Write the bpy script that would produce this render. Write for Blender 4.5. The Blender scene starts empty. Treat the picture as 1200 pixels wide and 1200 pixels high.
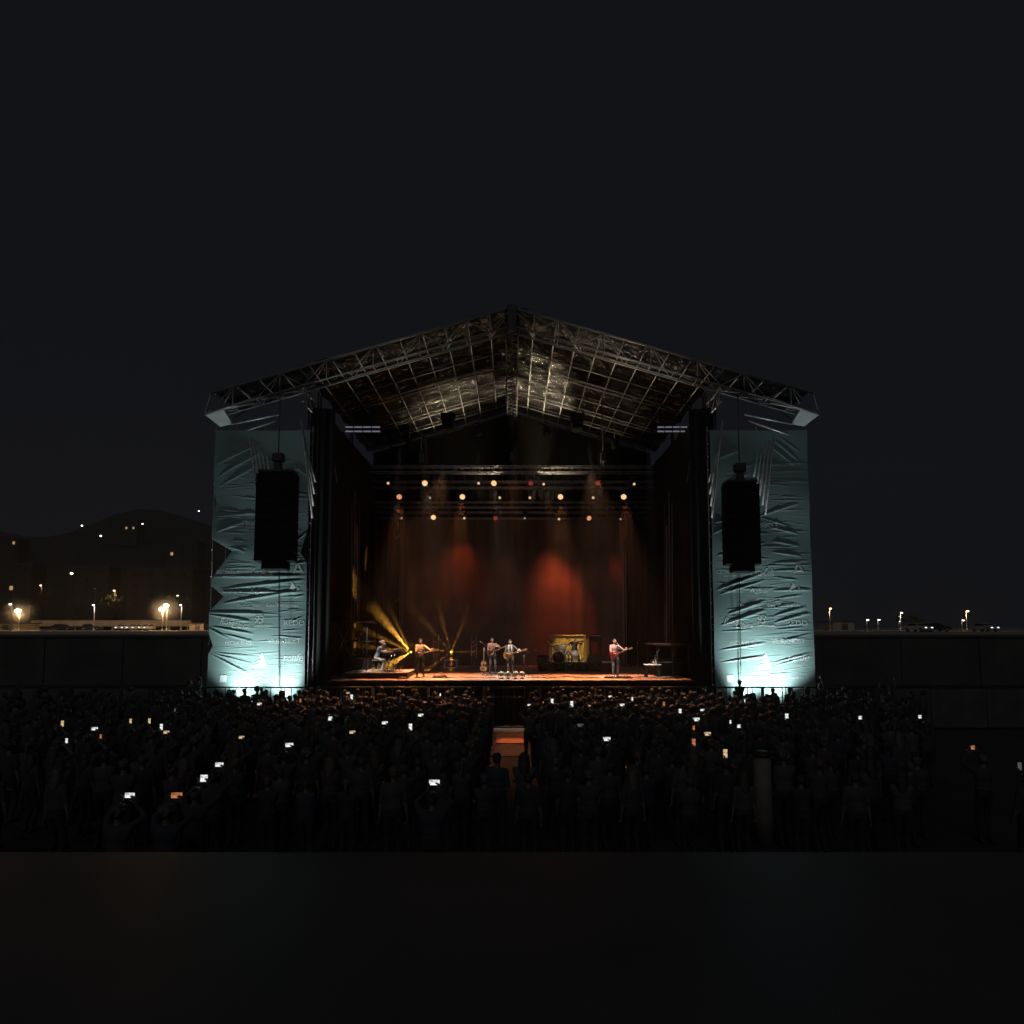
import bpy, math, random
import numpy as np
from mathutils import Vector, Matrix
R = math.radians
random.seed(7)
rng = np.random.default_rng(7)
S = bpy.context.scene
C = S.collection

# ------------------------------------------------------------------ camera, sky, light, exposure
F_PX, PITCH, SHIFT = 822.0, R(4.5), 70.0
cam = bpy.data.cameras.new('camera')
cam.sensor_width = 36.0
cam.lens = 36.0 * F_PX / 1200.0
cam.shift_y = SHIFT / 1200.0
cam.clip_start, cam.clip_end = 0.1, 3000.0
cam_o = bpy.data.objects.new('camera', cam)
cam_o.location = (0, 0, 4.4)
cam_o.rotation_euler = (R(90) + PITCH, 0, 0)
C.objects.link(cam_o)
S.camera = cam_o

world = bpy.data.worlds.new('World')
S.world = world
world.use_nodes = True
wn, wl = world.node_tree.nodes, world.node_tree.links
bg = wn['Background']
sky = wn.new('ShaderNodeTexSky')
sky.sky_type = 'NISHITA'
sky.sun_disc = False
sky.sun_elevation = R(-4)
sky.sun_rotation = R(200)
mixs = wn.new('ShaderNodeMix')
mixs.data_type = 'RGBA'
mixs.inputs['Factor'].default_value = 0.985
mixs.inputs['B'].default_value = (0.050, 0.056, 0.076, 1)     # night sky, town glow
wl.new(sky.outputs['Color'], mixs.inputs['A'])
wl.new(mixs.outputs['Result'], bg.inputs['Color'])
bg.inputs['Strength'].default_value = 0.1

sun = bpy.data.lights.new('fill_sun', 'SUN')  # dim broad fill added to lift the blacks
sun.energy, sun.angle, sun.color = 0.14, R(50), (0.97, 0.98, 1.0)
sun_o = bpy.data.objects.new('fill_sun', sun)
sun_o.rotation_euler = (R(58), 0, R(-12))
sun_o.location = (0, -20, 60)
C.objects.link(sun_o)

S.view_settings.view_transform = 'Standard'
S.view_settings.look = 'None'
S.view_settings.exposure = 0.0
S.view_settings.gamma = 1.0
S.cycles.use_denoising = True
try:
    S.cycles.denoiser = 'OPENIMAGEDENOISE'
except Exception:
    pass
S.cycles.max_bounces = 5
S.cycles.volume_bounces = 0
S.cycles.sample_clamp_indirect = 2.0
S.cycles.caustics_reflective = False
S.cycles.caustics_refractive = False

cP, sP = math.cos(PITCH), math.sin(PITCH)
def at(px, py, Y):
    """world point on the plane y = Y that the photograph shows at pixel (px, py) of 1200"""
    a, b = (px - 600) / F_PX, -(py - (600 + SHIFT)) / F_PX
    d = Vector((a, cP - b * sP, sP + b * cP))
    return Vector((0, 0, 4.4)) + d * (Y / d.y)

# ------------------------------------------------------------------ materials
def pm(name, col, rough=0.6, metal=0.0, var=0.25, scale=6.0, bump=0.0, bscale=40.0, coat=0.0, emit=None, es=0.0, trans=0.0):
    m = bpy.data.materials.new(name)
    m.use_nodes = True
    n, l = m.node_tree.nodes, m.node_tree.links
    b = n['Principled BSDF']
    tc = n.new('ShaderNodeTexCoord')
    nz = n.new('ShaderNodeTexNoise')
    nz.inputs['Scale'].default_value = scale
    nz.inputs['Detail'].default_value = 6
    l.new(tc.outputs['Object'], nz.inputs['Vector'])
    rp = n.new('ShaderNodeValToRGB')
    rp.color_ramp.elements[0].position, rp.color_ramp.elements[1].position = 0.3, 0.7
    rp.color_ramp.elements[0].color = tuple(max(0, c * (1 - var)) for c in col) + (1,)
    rp.color_ramp.elements[1].color = tuple(min(1, c * (1 + var)) for c in col) + (1,)
    l.new(nz.outputs['Fac'], rp.inputs['Fac'])
    l.new(rp.outputs['Color'], b.inputs['Base Color'])
    b.inputs['Roughness'].default_value = rough
    b.inputs['Metallic'].default_value = metal
    b.inputs['Coat Weight'].default_value = coat
    if bump:
        nb = n.new('ShaderNodeTexNoise')
        nb.inputs['Scale'].default_value = bscale
        nb.inputs['Detail'].default_value = 4
        l.new(tc.outputs['Object'], nb.inputs['Vector'])
        bp = n.new('ShaderNodeBump')
        bp.inputs['Strength'].default_value = bump
        bp.inputs['Distance'].default_value = 0.05
        l.new(nb.outputs['Fac'], bp.inputs['Height'])
        l.new(bp.outputs['Normal'], b.inputs['Normal'])
    if emit:
        b.inputs['Emission Color'].default_value = tuple(emit) + (1,)
        b.inputs['Emission Strength'].default_value = es
    return m

def objcol(name, rough=0.85):
    """cloth or hair whose colour is the object's own colour"""
    m = pm(name, (0.5, 0.5, 0.5), rough, var=0.2, scale=25, bump=0.3, bscale=60)
    n, l = m.node_tree.nodes, m.node_tree.links
    oi = n.new('ShaderNodeObjectInfo')
    mx = n.new('ShaderNodeMix')
    mx.data_type, mx.blend_type = 'RGBA', 'MULTIPLY'
    mx.inputs['Factor'].default_value = 1
    l.new(oi.outputs['Color'], mx.inputs['A'])
    rp = [x for x in n if x.type == 'VALTORGB'][0]
    rp.color_ramp.elements[0].color = (0.75, 0.75, 0.75, 1)
    rp.color_ramp.elements[1].color = (1, 1, 1, 1)
    l.new(rp.outputs['Color'], mx.inputs['B'])
    l.new(mx.outputs['Result'], n['Principled BSDF'].inputs['Base Color'])
    return m

M = dict(
    dim_wall=pm('darkened_wall', (0.04, 0.036, 0.032), 0.9, var=0.3, scale=0.3, bump=0.2, bscale=3),  # rendered wall darkened to keep the hill buildings in night shade
    ground=pm('trampled_ground', (0.03, 0.029, 0.029), 0.8, var=0.4, scale=0.6, bump=0.6, bscale=5),
    quay=pm('quay_concrete', (0.36, 0.32, 0.28), 0.85, var=0.3, scale=0.25, bump=0.3, bscale=4),
    concrete=pm('wall_concrete', (0.07, 0.063, 0.056), 0.9, var=0.3, scale=0.35, bump=0.4, bscale=3),
    terrace=pm('terrace_paving', (0.07, 0.069, 0.069), 0.42, var=0.2, scale=0.8, bump=0.02, bscale=60),
    hill=pm('hill_scrub', (0.016, 0.017, 0.017), 0.95, var=0.5, scale=0.05, bump=0.5, bscale=0.6),
    alu=pm('aluminium_tube', (0.36, 0.36, 0.37), 0.42, 0.5, var=0.2, scale=3),
    darkalu=pm('dark_steel', (0.10, 0.10, 0.105), 0.5, 0.6, var=0.3, scale=3),
    galv=pm('galvanised_steel', (0.5, 0.5, 0.5), 0.45, 0.6, var=0.25, scale=5),
    black=pm('black_paint', (0.018, 0.018, 0.02), 0.55, var=0.3, scale=8, bump=0.1),
    drape=pm('black_wool_drape', (0.008, 0.0075, 0.0075), 0.95, var=0.3, scale=3, bump=0.3, bscale=20),
    backdrop=pm('backdrop_cloth', (0.10, 0.085, 0.075), 0.95, var=0.3, scale=0.5, bump=0.3, bscale=6),
    wood=pm('stage_plywood', (0.46, 0.33, 0.26), 0.55, var=0.25, scale=1.3, bump=0.15, bscale=12),
    panel=pm('wood_panel', (0.50, 0.36, 0.17), 0.6, var=0.25, scale=2.0, bump=0.2, bscale=9),
    eaves=pm('eaves_board', (0.36, 0.36, 0.37), 0.6, var=0.1),
    white=pm('white_paint', (0.72, 0.72, 0.70), 0.5, var=0.08),
    ink=pm('white_print', (0.40, 0.45, 0.45), 0.7, var=0.05),
    screen_off=pm('speaker_grille', (0.02, 0.02, 0.022), 0.6, var=0.4, scale=60, bump=0.4, bscale=150),
    riser=pm('riser_carpet', (0.03, 0.03, 0.03), 0.95, var=0.4, scale=12),
    risertop=pm('riser_top', (0.30, 0.29, 0.27), 0.6, var=0.15, scale=3),
    leaf=pm('dark_leaf', (0.055, 0.08, 0.045), 0.6, var=0.5, scale=5),
    chrome=pm('chrome', (0.75, 0.75, 0.75), 0.15, 1.0, var=0.05),
    brass=pm('cymbal_brass', (0.7, 0.5, 0.2), 0.25, 1.0, var=0.1),
    drumwhite=pm('drum_wrap', (0.6, 0.57, 0.52), 0.35, var=0.1),
    spruce=pm('spruce_top', (0.62, 0.42, 0.2), 0.35, var=0.12, scale=5),
    sunburst=pm('amber_top', (0.45, 0.25, 0.06), 0.3, var=0.4, scale=3),
    redwood=pm('cherry_top', (0.35, 0.03, 0.02), 0.3, var=0.25, scale=4),
    darkwood=pm('dark_wood', (0.06, 0.03, 0.02), 0.4, var=0.3, scale=9),
    maple=pm('maple_neck', (0.5, 0.36, 0.2), 0.4, var=0.15, scale=9),
    cream=pm('cream_plate', (0.6, 0.55, 0.42), 0.4, var=0.1),
    skin=pm('skin', (0.52, 0.32, 0.23), 0.55, var=0.12, scale=9),
    hair_dark=pm('dark_hair', (0.03, 0.02, 0.015), 0.5, var=0.4, scale=40, bump=0.6, bscale=70),
    hair_grey=pm('grey_hair', (0.26, 0.21, 0.15), 0.6, var=0.3, scale=40, bump=0.6, bscale=70),
    orange_shirt=pm('apricot_shirt', (0.72, 0.45, 0.28), 0.85, var=0.1, scale=12, bump=0.3, bscale=25),
    blue_shirt=pm('denim_shirt', (0.22, 0.29, 0.36), 0.9, var=0.15, scale=14, bump=0.3, bscale=25),
    pale_trousers=pm('pale_trousers', (0.5, 0.47, 0.42), 0.9, var=0.15, scale=12, bump=0.3, bscale=25),
    black_trousers=pm('black_trousers', (0.025, 0.024, 0.026), 0.9, var=0.3, scale=12, bump=0.3, bscale=25),
    jeans=pm('grey_jeans', (0.10, 0.11, 0.13), 0.9, var=0.35, scale=10, bump=0.3, bscale=25),
    blue_jeans=pm('blue_jeans', (0.14, 0.17, 0.23), 0.9, var=0.4, scale=8, bump=0.3, bscale=25),
    plaid=pm('brown_plaid_shirt', (0.34, 0.22, 0.17), 0.9, var=0.4, scale=20, bump=0.3, bscale=25),
    dark_tee=pm('dark_tee', (0.05, 0.06, 0.07), 0.9, var=0.3, scale=12, bump=0.3, bscale=25),
    scarf=pm('grey_scarf', (0.5, 0.46, 0.42), 0.9, var=0.25, scale=18),
    pink_shirt=pm('pale_rose_shirt', (0.55, 0.38, 0.35), 0.9, var=0.15, scale=14, bump=0.3, bscale=25),
    eye=pm('dark_eye', (0.02, 0.015, 0.012), 0.3),
    lips=pm('lips', (0.35, 0.13, 0.1), 0.5),
    shoe=pm('dark_shoe', (0.03, 0.028, 0.027), 0.5, var=0.2),
    shoe_pale=pm('pale_shoe', (0.45, 0.43, 0.4), 0.6, var=0.1),
    ccloth=objcol('audience_cloth'),
    chair_=objcol('audience_hair', 0.55),
    car_dark=pm('dark_car_paint', (0.05, 0.055, 0.065), 0.3, 0.3, var=0.1, coat=0.6),
    car_pale=pm('pale_car_paint', (0.5, 0.5, 0.5), 0.3, 0.2, var=0.05, coat=0.6),
    glass=pm('dark_glass', (0.02, 0.025, 0.03), 0.1, var=0.1),
    rubber=pm('rubber', (0.02, 0.02, 0.02), 0.8),
    render_wall=pm('rendered_wall', (0.42, 0.37, 0.3), 0.85, var=0.2, scale=0.4, bump=0.2, bscale=3),
    bark=pm('bark', (0.10, 0.075, 0.05), 0.9, var=0.4, scale=3),
    beige=pm('beige_wrap', (0.15, 0.125, 0.10), 0.9, var=0.2, scale=4, bump=0.3, bscale=8),
    red_tint=pm('dark_red_tint', (0.16, 0.05, 0.04), 0.6, var=0.2),  # red light on case and edge strips put into the colour
    whitecloth=pm('white_cloth', (0.7, 0.68, 0.65), 0.9, var=0.08, bump=0.3),
    bottle=pm('green_glass', (0.05, 0.09, 0.06), 0.15, var=0.1),
    # things that give light
    lens_warm=pm('warm_lens', (0.1, 0.08, 0.05), 0.3, emit=(1.0, 0.58, 0.27), es=1.1),
    lens_orange=pm('orange_lens', (0.1, 0.06, 0.03), 0.3, emit=(1.0, 0.40, 0.17), es=0.75),
    lens_red=pm('red_lens', (0.1, 0.02, 0.02), 0.3, emit=(1.0, 0.12, 0.06), es=0.22),
    lens_small=pm('small_lens', (0.1, 0.1, 0.08), 0.3, emit=(1.0, 0.72, 0.38), es=.7),
    lens_dim=pm('dim_lens', (0.1, 0.1, 0.1), 0.3, emit=(0.85, 0.85, 0.8), es=0.35),
    lens_star=pm('beam_lens', (0.1, 0.1, 0.08), 0.3, emit=(1.0, 0.55, 0.08), es=6.0),
    led=pm('led_strip', (0.2, 0.2, 0.2), 0.3, emit=(0.78, 0.78, 1.0), es=0.15),
    flood=pm('flood_glass', (0.3, 0.3, 0.3), 0.2, emit=(0.8, 1.0, 0.95), es=6.0),
    lamp_white=pm('white_lamp', (0.3, 0.3, 0.3), 0.2, emit=(1.0, 0.9, 0.72), es=6.0),
    lamp_sodium=pm('sodium_lamp', (0.3, 0.25, 0.2), 0.2, emit=(1.0, 0.55, 0.18), es=9.0),
    lamp_star=pm('bright_sodium_lamp', (0.3, 0.25, 0.2), 0.2, emit=(1.0, 0.72, 0.36), es=40.0),
    winlit=pm('lit_window', (0.2, 0.2, 0.2), 0.2, emit=(1.0, 0.6, 0.25), es=0.5),
    windim=pm('dim_window', (0.2, 0.2, 0.2), 0.2, emit=(1.0, 0.75, 0.45), es=0.10),
    head=pm('car_headlight', (0.3, 0.3, 0.3), 0.2, emit=(0.95, 0.97, 1.0), es=2.0),
    ph_white=pm('phone_screen_white', (0.05, 0.05, 0.05), 0.1, emit=(0.95, 1.0, 0.97), es=1.0),
    ph_warm=pm('phone_screen_warm', (0.05, 0.05, 0.05), 0.1, emit=(1.0, 0.72, 0.38), es=0.75),
    ph_orange=pm('phone_screen_orange', (0.05, 0.05, 0.05), 0.1, emit=(1.0, 0.36, 0.14), es=0.5),
    ph_dim=pm('phone_screen_dim', (0.05, 0.05, 0.05), 0.1, emit=(0.6, 0.62, 0.62), es=0.12),
)
# phone screens show a picture: break the emission up
for k in ('ph_white', 'ph_warm', 'ph_orange'):
    m = M[k]
    n, l = m.node_tree.nodes, m.node_tree.links
    b = n['Principled BSDF']
    tc = [x for x in n if x.type == 'TEX_COORD'][0]
    vz = n.new('ShaderNodeTexNoise')
    vz.inputs['Scale'].default_value = 14
    l.new(tc.outputs['Object'], vz.inputs['Vector'])
    mr = n.new('ShaderNodeMapRange')
    mr.inputs['From Min'].default_value, mr.inputs['From Max'].default_value = 0.35, 0.6
    e = b.inputs['Emission Strength'].default_value
    mr.inputs['To Min'].default_value, mr.inputs['To Max'].default_value = e * 0.35, e * 1.1
    l.new(vz.outputs['Fac'], mr.inputs['Value'])
    l.new(mr.outputs['Result'], b.inputs['Emission Strength'])

# stage floor: plywood sheets with seams
def floor_mat():
    m = M['wood']
    n, l = m.node_tree.nodes, m.node_tree.links
    b = n['Principled BSDF']
    tc = [x for x in n if x.type == 'TEX_COORD'][0]
    br = n.new('ShaderNodeTexBrick')
    br.inputs['Scale'].default_value = 1.0
    br.inputs['Brick Width'].default_value, br.inputs['Row Height'].default_value = 2.0, 1.0
    br.inputs['Mortar Size'].default_value = 0.012
    br.inputs['Color1'].default_value = (1, 1, 1, 1)
    br.inputs['Color2'].default_value = (0.75, 0.75, 0.75, 1)
    br.inputs['Mortar'].default_value = (0.15, 0.15, 0.15, 1)
    l.new(tc.outputs['Object'], br.inputs['Vector'])
    mx = n.new('ShaderNodeMix')
    mx.data_type, mx.blend_type = 'RGBA', 'MULTIPLY'
    mx.inputs['Factor'].default_value = 1
    rp = [x for x in n if x.type == 'VALTORGB'][0]
    l.new(rp.outputs['Color'], mx.inputs['A'])
    l.new(br.outputs['Color'], mx.inputs['B'])
    l.new(mx.outputs['Result'], b.inputs['Base Color'])
floor_mat()

# banner mesh fabric: a slightly translucent teal-grey print
M['banner'] = pm('banner_mesh_fabric', (0.15, 0.222, 0.222), 0.5, var=0.06, scale=1.5, bump=0.08, bscale=30)
M['speaker_black'] = pm('speaker_black', (.007, .007, .008), .8, var=.2)
M['speaker_black'].node_tree.nodes['Principled BSDF'].inputs['Specular IOR Level'].default_value = .12
M['lit_aisle'] = pm('lit_aisle_ground', (0.14, 0.085, 0.06), 0.75, var=.35, scale=3, bump=.4, bscale=12)  # paler than the ground, imitates light falling on the aisle
M['tarp_fence'] = pm('fence_cover', (0.06, 0.062, 0.065), 0.7, var=0.3, scale=1.5, bump=0.3, bscale=6)
M['tarp'] = pm('roof_tarpaulin', (0.009, 0.0088, 0.008), 0.16, 0.2, var=0.25, scale=1.2, bump=1.0, bscale=5)
[x for x in M['tarp'].node_tree.nodes if x.type == 'BUMP'][0].inputs['Distance'].default_value = .13

# ------------------------------------------------------------------ mesh helpers
class MB:
    """collects shapes; build() links them as ONE mesh object"""
    def __init__(s):
        s.v, s.f, s.m, s.sm, s.mats = [], [], [], [], []
    def mi(s, mat):
        if mat not in s.mats: s.mats.append(mat)
        return s.mats.index(mat)
    def add(s, vs, fs, mat, smooth=False):
        o = len(s.v); k = s.mi(mat)
        s.v += [tuple(p) for p in vs]
        for f in fs:
            s.f.append([o + i for i in f]); s.m.append(k); s.sm.append(smooth)
    def box(s, c, d, mat, rot=None, bev=0.0):
        x, y, z = d[0] / 2, d[1] / 2, d[2] / 2
        if bev > 0:
            b = min(bev, x * .9, y * .9, z * .9)
            vs, idx = [], {}
            for sx in (-1, 1):
                for sy in (-1, 1):
                    for sz in (-1, 1):
                        for a in range(3):
                            p = [sx * (x - b), sy * (y - b), sz * (z - b)]
                            p[a] = (sx * x, sy * y, sz * z)[a]
                            idx[(sx, sy, sz, a)] = len(vs); vs.append(p)
            fs = []
            for a in range(3):
                o1, o2 = [i for i in range(3) if i != a]
                for sg in (-1, 1):
                    q = []
                    for (u, w) in ((-1, -1), (1, -1), (1, 1), (-1, 1)):
                        t = [0, 0, 0]; t[a] = sg; t[o1] = u; t[o2] = w
                        q.append(idx[(t[0], t[1], t[2], a)])
                    fs.append(q)
            for a in range(3):
                for b2 in range(a + 1, 3):
                    o = 3 - a - b2
                    for s1 in (-1, 1):
                        for s2 in (-1, 1):
                            q = []
                            for (so, ax) in ((-1, a), (1, a), (1, b2), (-1, b2)):
                                t = [0, 0, 0]; t[a] = s1; t[b2] = s2; t[o] = so
                                q.append(idx[(t[0], t[1], t[2], ax)])
                            fs.append(q)
            for sx in (-1, 1):
                for sy in (-1, 1):
                    for sz in (-1, 1):
                        fs.append([idx[(sx, sy, sz, a)] for a in range(3)])
        else:
            vs = [(-x, -y, -z), (x, -y, -z), (x, y, -z), (-x, y, -z), (-x, -y, z), (x, -y, z), (x, y, z), (-x, y, z)]
            fs = [(0, 3, 2, 1), (4, 5, 6, 7), (0, 1, 5, 4), (1, 2, 6, 5), (2, 3, 7, 6), (3, 0, 4, 7)]
        vs = [Vector(p) for p in vs]
        if rot is not None: vs = [rot @ p for p in vs]
        c = Vector(c)
        s.add([p + c for p in vs], fs, mat)
    def tube(s, p, q, r, mat, n=6, r2=None, smooth=True):
        p, q = Vector(p), Vector(q); r2 = r if r2 is None else r2
        d = q - p
        if d.length < 1e-6: return
        d.normalize()
        u = d.orthogonal().normalized(); w = d.cross(u)
        ring = [u * math.cos(2 * math.pi * i / n) + w * math.sin(2 * math.pi * i / n) for i in range(n)]
        o = len(s.v); k = s.mi(mat)
        s.v += [tuple(p + a * r) for a in ring] + [tuple(q + a * r2) for a in ring]
        for i in range(n):
            j = (i + 1) % n
            s.f.append([o + i, o + j, o + n + j, o + n + i]); s.m.append(k); s.sm.append(smooth)
        s.f.append([o + i for i in reversed(range(n))]); s.m.append(k); s.sm.append(False)
        s.f.append([o + n + i for i in range(n)]); s.m.append(k); s.sm.append(False)
    def path(s, pts, r, mat, n=6):
        for a, b in zip(pts[:-1], pts[1:]): s.tube(a, b, r, mat, n)
    def lathe(s, prof, mat, c=(0, 0, 0), n=20, axis=None, smooth=True, caps=True):
        """prof: (radius, height) pairs along the axis"""
        a = Vector(axis or (0, 0, 1)).normalized()
        u = a.orthogonal().normalized(); w = a.cross(u); c = Vector(c)
        vs = []
        for (r, h) in prof:
            for i in range(n):
                t = 2 * math.pi * i / n
                vs.append(c + a * h + (u * math.cos(t) + w * math.sin(t)) * max(r, 1e-4))
        fs = []
        for k in range(len(prof) - 1):
            for i in range(n):
                j = (i + 1) % n
                fs.append((k * n + i, k * n + j, (k + 1) * n + j, (k + 1) * n + i))
        if caps: fs.append(tuple(reversed(range(n)))); fs.append(tuple((len(prof) - 1) * n + i for i in range(n)))
        s.add(vs, fs, mat, smooth)
    def prism(s, pts, t0, t1, mat, M4=None):
        """outline (x, z) extruded from y=t0 to y=t1"""
        n = len(pts)
        vs = [Vector((x, t0, z)) for x, z in pts] + [Vector((x, t1, z)) for x, z in pts]
        if M4 is not None: vs = [M4 @ p for p in vs]
        fs = [tuple(range(n)), tuple(n + i for i in reversed(range(n)))]
        fs += [(i, n + i, n + (i + 1) % n, (i + 1) % n) for i in range(n)]
        s.add(vs, fs, mat)
    def ell(s, c, r, mat, n=12, rot=None):
        vs, fs = sphere_grid(n)
        c = Vector(c)
        P = [Vector((v[0] * r[0], v[1] * r[1], v[2] * r[2])) for v in vs]
        if rot is not None: P = [rot @ p for p in P]
        s.add([p + c for p in P], fs, mat, True)
    def xf(s, M4):
        s.v = [tuple(M4 @ Vector(p)) for p in s.v]; return s
    def build(s, name, parent=None, loc=None, rz=0.0):
        me = bpy.data.meshes.new(name)
        me.from_pydata(s.v, [], s.f)
        for m in s.mats: me.materials.append(m)
        me.polygons.foreach_set('material_index', s.m)
        me.polygons.foreach_set('use_smooth', s.sm)
        me.validate(); me.update()
        o = bpy.data.objects.new(name, me)
        C.objects.link(o)
        if loc is not None: o.location = loc
        o.rotation_euler.z = rz
        if parent is not None: o.parent = parent
        return o

_sg = {}
def sphere_grid(n=12):
    if n in _sg: return _sg[n]
    h = n // 2
    vs = [(0, 0, -1)]
    for i in range(1, h):
        a = -math.pi / 2 + math.pi * i / h
        for j in range(n):
            b = 2 * math.pi * j / n
            vs.append((math.cos(a) * math.cos(b), math.cos(a) * math.sin(b), math.sin(a)))
    vs.append((0, 0, 1))
    fs = []
    for j in range(n):
        fs.append((0, 1 + (j + 1) % n, 1 + j))
        fs.append((len(vs) - 1, 1 + (h - 2) * n + j, 1 + (h - 2) * n + (j + 1) % n))
    for i in range(h - 2):
        for j in range(n):
            a, b = 1 + i * n + j, 1 + i * n + (j + 1) % n
            fs.append((a, b, b + n, a + n))
    _sg[n] = (vs, fs)
    return _sg[n]

def tag(o, label, cat, group=None, kind=None):
    o['label'], o['category'] = label, cat
    if group: o['group'] = group
    if kind: o['kind'] = kind
    return o
def thing(name, label, cat, loc=(0, 0, 0), rz=0.0, group=None):
    o = bpy.data.objects.new(name, None)
    o.empty_display_size = 0.2
    C.objects.link(o)
    o.location = loc; o.rotation_euler.z = rz
    return tag(o, label, cat, group)
def struct(o): o['kind'] = 'structure'; return o
def copy_tree(o, parent=None):
    c = o.copy(); C.objects.link(c)
    if parent is not None: c.parent = parent
    for ch in list(o.children): copy_tree(ch, c)
    return c
def spot(name, loc, target, power, col, cone, blend=0.5, size=0.08, parent=None):
    L = bpy.data.lights.new(name, 'SPOT')
    L.energy, L.color, L.spot_size, L.spot_blend, L.shadow_soft_size = power, col, R(cone), blend, size
    o = bpy.data.objects.new(name, L)
    o.location = loc
    o.rotation_euler = (Vector(target) - Vector(loc)).to_track_quat('-Z', 'Y').to_euler()
    C.objects.link(o)
    return o
def point(name, loc, power, col, size=0.1):
    L = bpy.data.lights.new(name, 'POINT')
    L.energy, L.color, L.shadow_soft_size = power, col, size
    o = bpy.data.objects.new(name, L); o.location = loc
    C.objects.link(o); return o

# ------------------------------------------------------------------ ground, quay, hills
def sheet(name, x0, x1, y0, y1, z, mat, nx=2, ny=2, fn=None):
    m = MB(); xs = np.linspace(x0, x1, nx); ys = np.linspace(y0, y1, ny)
    vs = [(x, y, z + (fn(x, y) if fn else 0)) for y in ys for x in xs]
    fs = [(j * nx + i, j * nx + i + 1, (j + 1) * nx + i + 1, (j + 1) * nx + i) for j in range(ny - 1) for i in range(nx - 1)]
    m.add(vs, fs, mat, fn is not None)
    return m.build(name)
struct(sheet('ground', -400, 400, -60, 54.2, 0.0, M['ground']))
QZ = at(600, 746.5, 54.0).z
struct(sheet('street', -700, 700, 54.5, 520, QZ, M['quay']))
m = MB()
TZ = at(600, 998, 5.0).z
m.box((0, 3.4 - 6, TZ / 2), (44, 15.2, TZ), M['terrace'], bev=0.012)   # its front edge is at y = 5
struct(m.build('terrace'))
def hillf(x, y):
    t = max(0.0, min(1.0, (y - 240) / 260))
    side = 1 / (1 + math.exp((x + 95) / 55))
    return side * t ** 1.2 * (78 + 9 * math.sin(x * 0.021) + 6 * math.sin(x * 0.05 + y * 0.03)) - 0.3
struct(sheet('hillside', -900, 500, 240, 520, QZ, M['hill'], 90, 30, hillf))

wall = MB()
wall.box((0, 54.25, (QZ - .04) / 2), (800, 0.5, QZ - .04), M['concrete'])
wall.box((0, 54.2, QZ + .06), (800, 0.7, 0.2), M['concrete'], bev=0.03)
for x in range(-120, 121, 6):
    wall.box((x, 53.95, (QZ - .1) / 2), (0.5, 0.12, QZ - .1), M['concrete'])
tag(wall.build('retaining_wall'), 'long dark concrete retaining wall with coping running behind the stage', 'wall')

m = MB()
for (ya, yb) in ((24.2, 26.3), (26.9, 29.2)): m.box((-.05, (ya + yb) / 2, .02), (1.15, yb - ya, .03), M['lit_aisle'], bev=.008)
struct(m.build('path'))  # slabs added for the stage-lit strips of aisle ground
# ------------------------------------------------------------------ street behind: low buildings, cars, lamps, hill houses
YB = 165.0
a, b = at(37, 734, YB), at(224, 727, YB)
t = thing('low_building', 'long low building with pale lit fascia along the street left of stage', 'building', ((a.x + b.x) / 2, YB, QZ))
L = b.x - a.x
m = MB(); m.box((0, 0, a.z - QZ + (b.z - a.z) / 2), (L, 0.8, b.z - a.z), M['render_wall'], bev=0.05); m.build('fascia', t)
m = MB(); m.box((0, 5, b.z - QZ - 0.2), (L - 0.4, 9.4, 0.25), M['concrete']); m.build('roof', t)
m = MB(); m.box((0, 9.5, (b.z - QZ - .35) / 2), (L - 1, 0.3, b.z - QZ - .35), M['concrete']); m.build('wall', t)
for k in range(9):
    m = MB(); m.box((-L / 2 + 1 + k * (L - 2) / 8, 0.6, (a.z - QZ) / 2), (0.35, 0.35, a.z - QZ), M['render_wall']); m.build('pillar', t)
def shed(px0, px1, y0, Y, label, depth=8):
    a, b = at(px0, y0, Y), at(px1, y0, Y)
    t = thing('shed', label, 'building', ((a.x + b.x) / 2, Y, QZ)); h = a.z - QZ; w = b.x - a.x
    m = MB(); m.box((0, depth / 2, h / 2), (w, depth, h), M['render_wall'], bev=0.05); m.build('wall', t)
    m = MB(); m.box((0, depth / 2, h + .12), (w + .6, depth + .6, 0.22), M['concrete']); m.build('roof', t)
    m = MB(); m.box((w * .05, -0.03, min(1.1, h * .4)), (min(2.6, w * .3), 0.1, min(2.2, h * .8)), M['darkalu']); m.build('door', t)
shed(-6, 17, 731, 150, 'small pale shed at the far left end of the street')
shed(222, 239, 731, 158, 'pale shed with dark door between long low building and left banner tower')
shed(976, 1001, 729, 170, 'small pale house behind the wall right of the stage')
shed(1046, 1070, 749, 120, 'low pale hut beside the parked cars right of the stage', 5)

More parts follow.
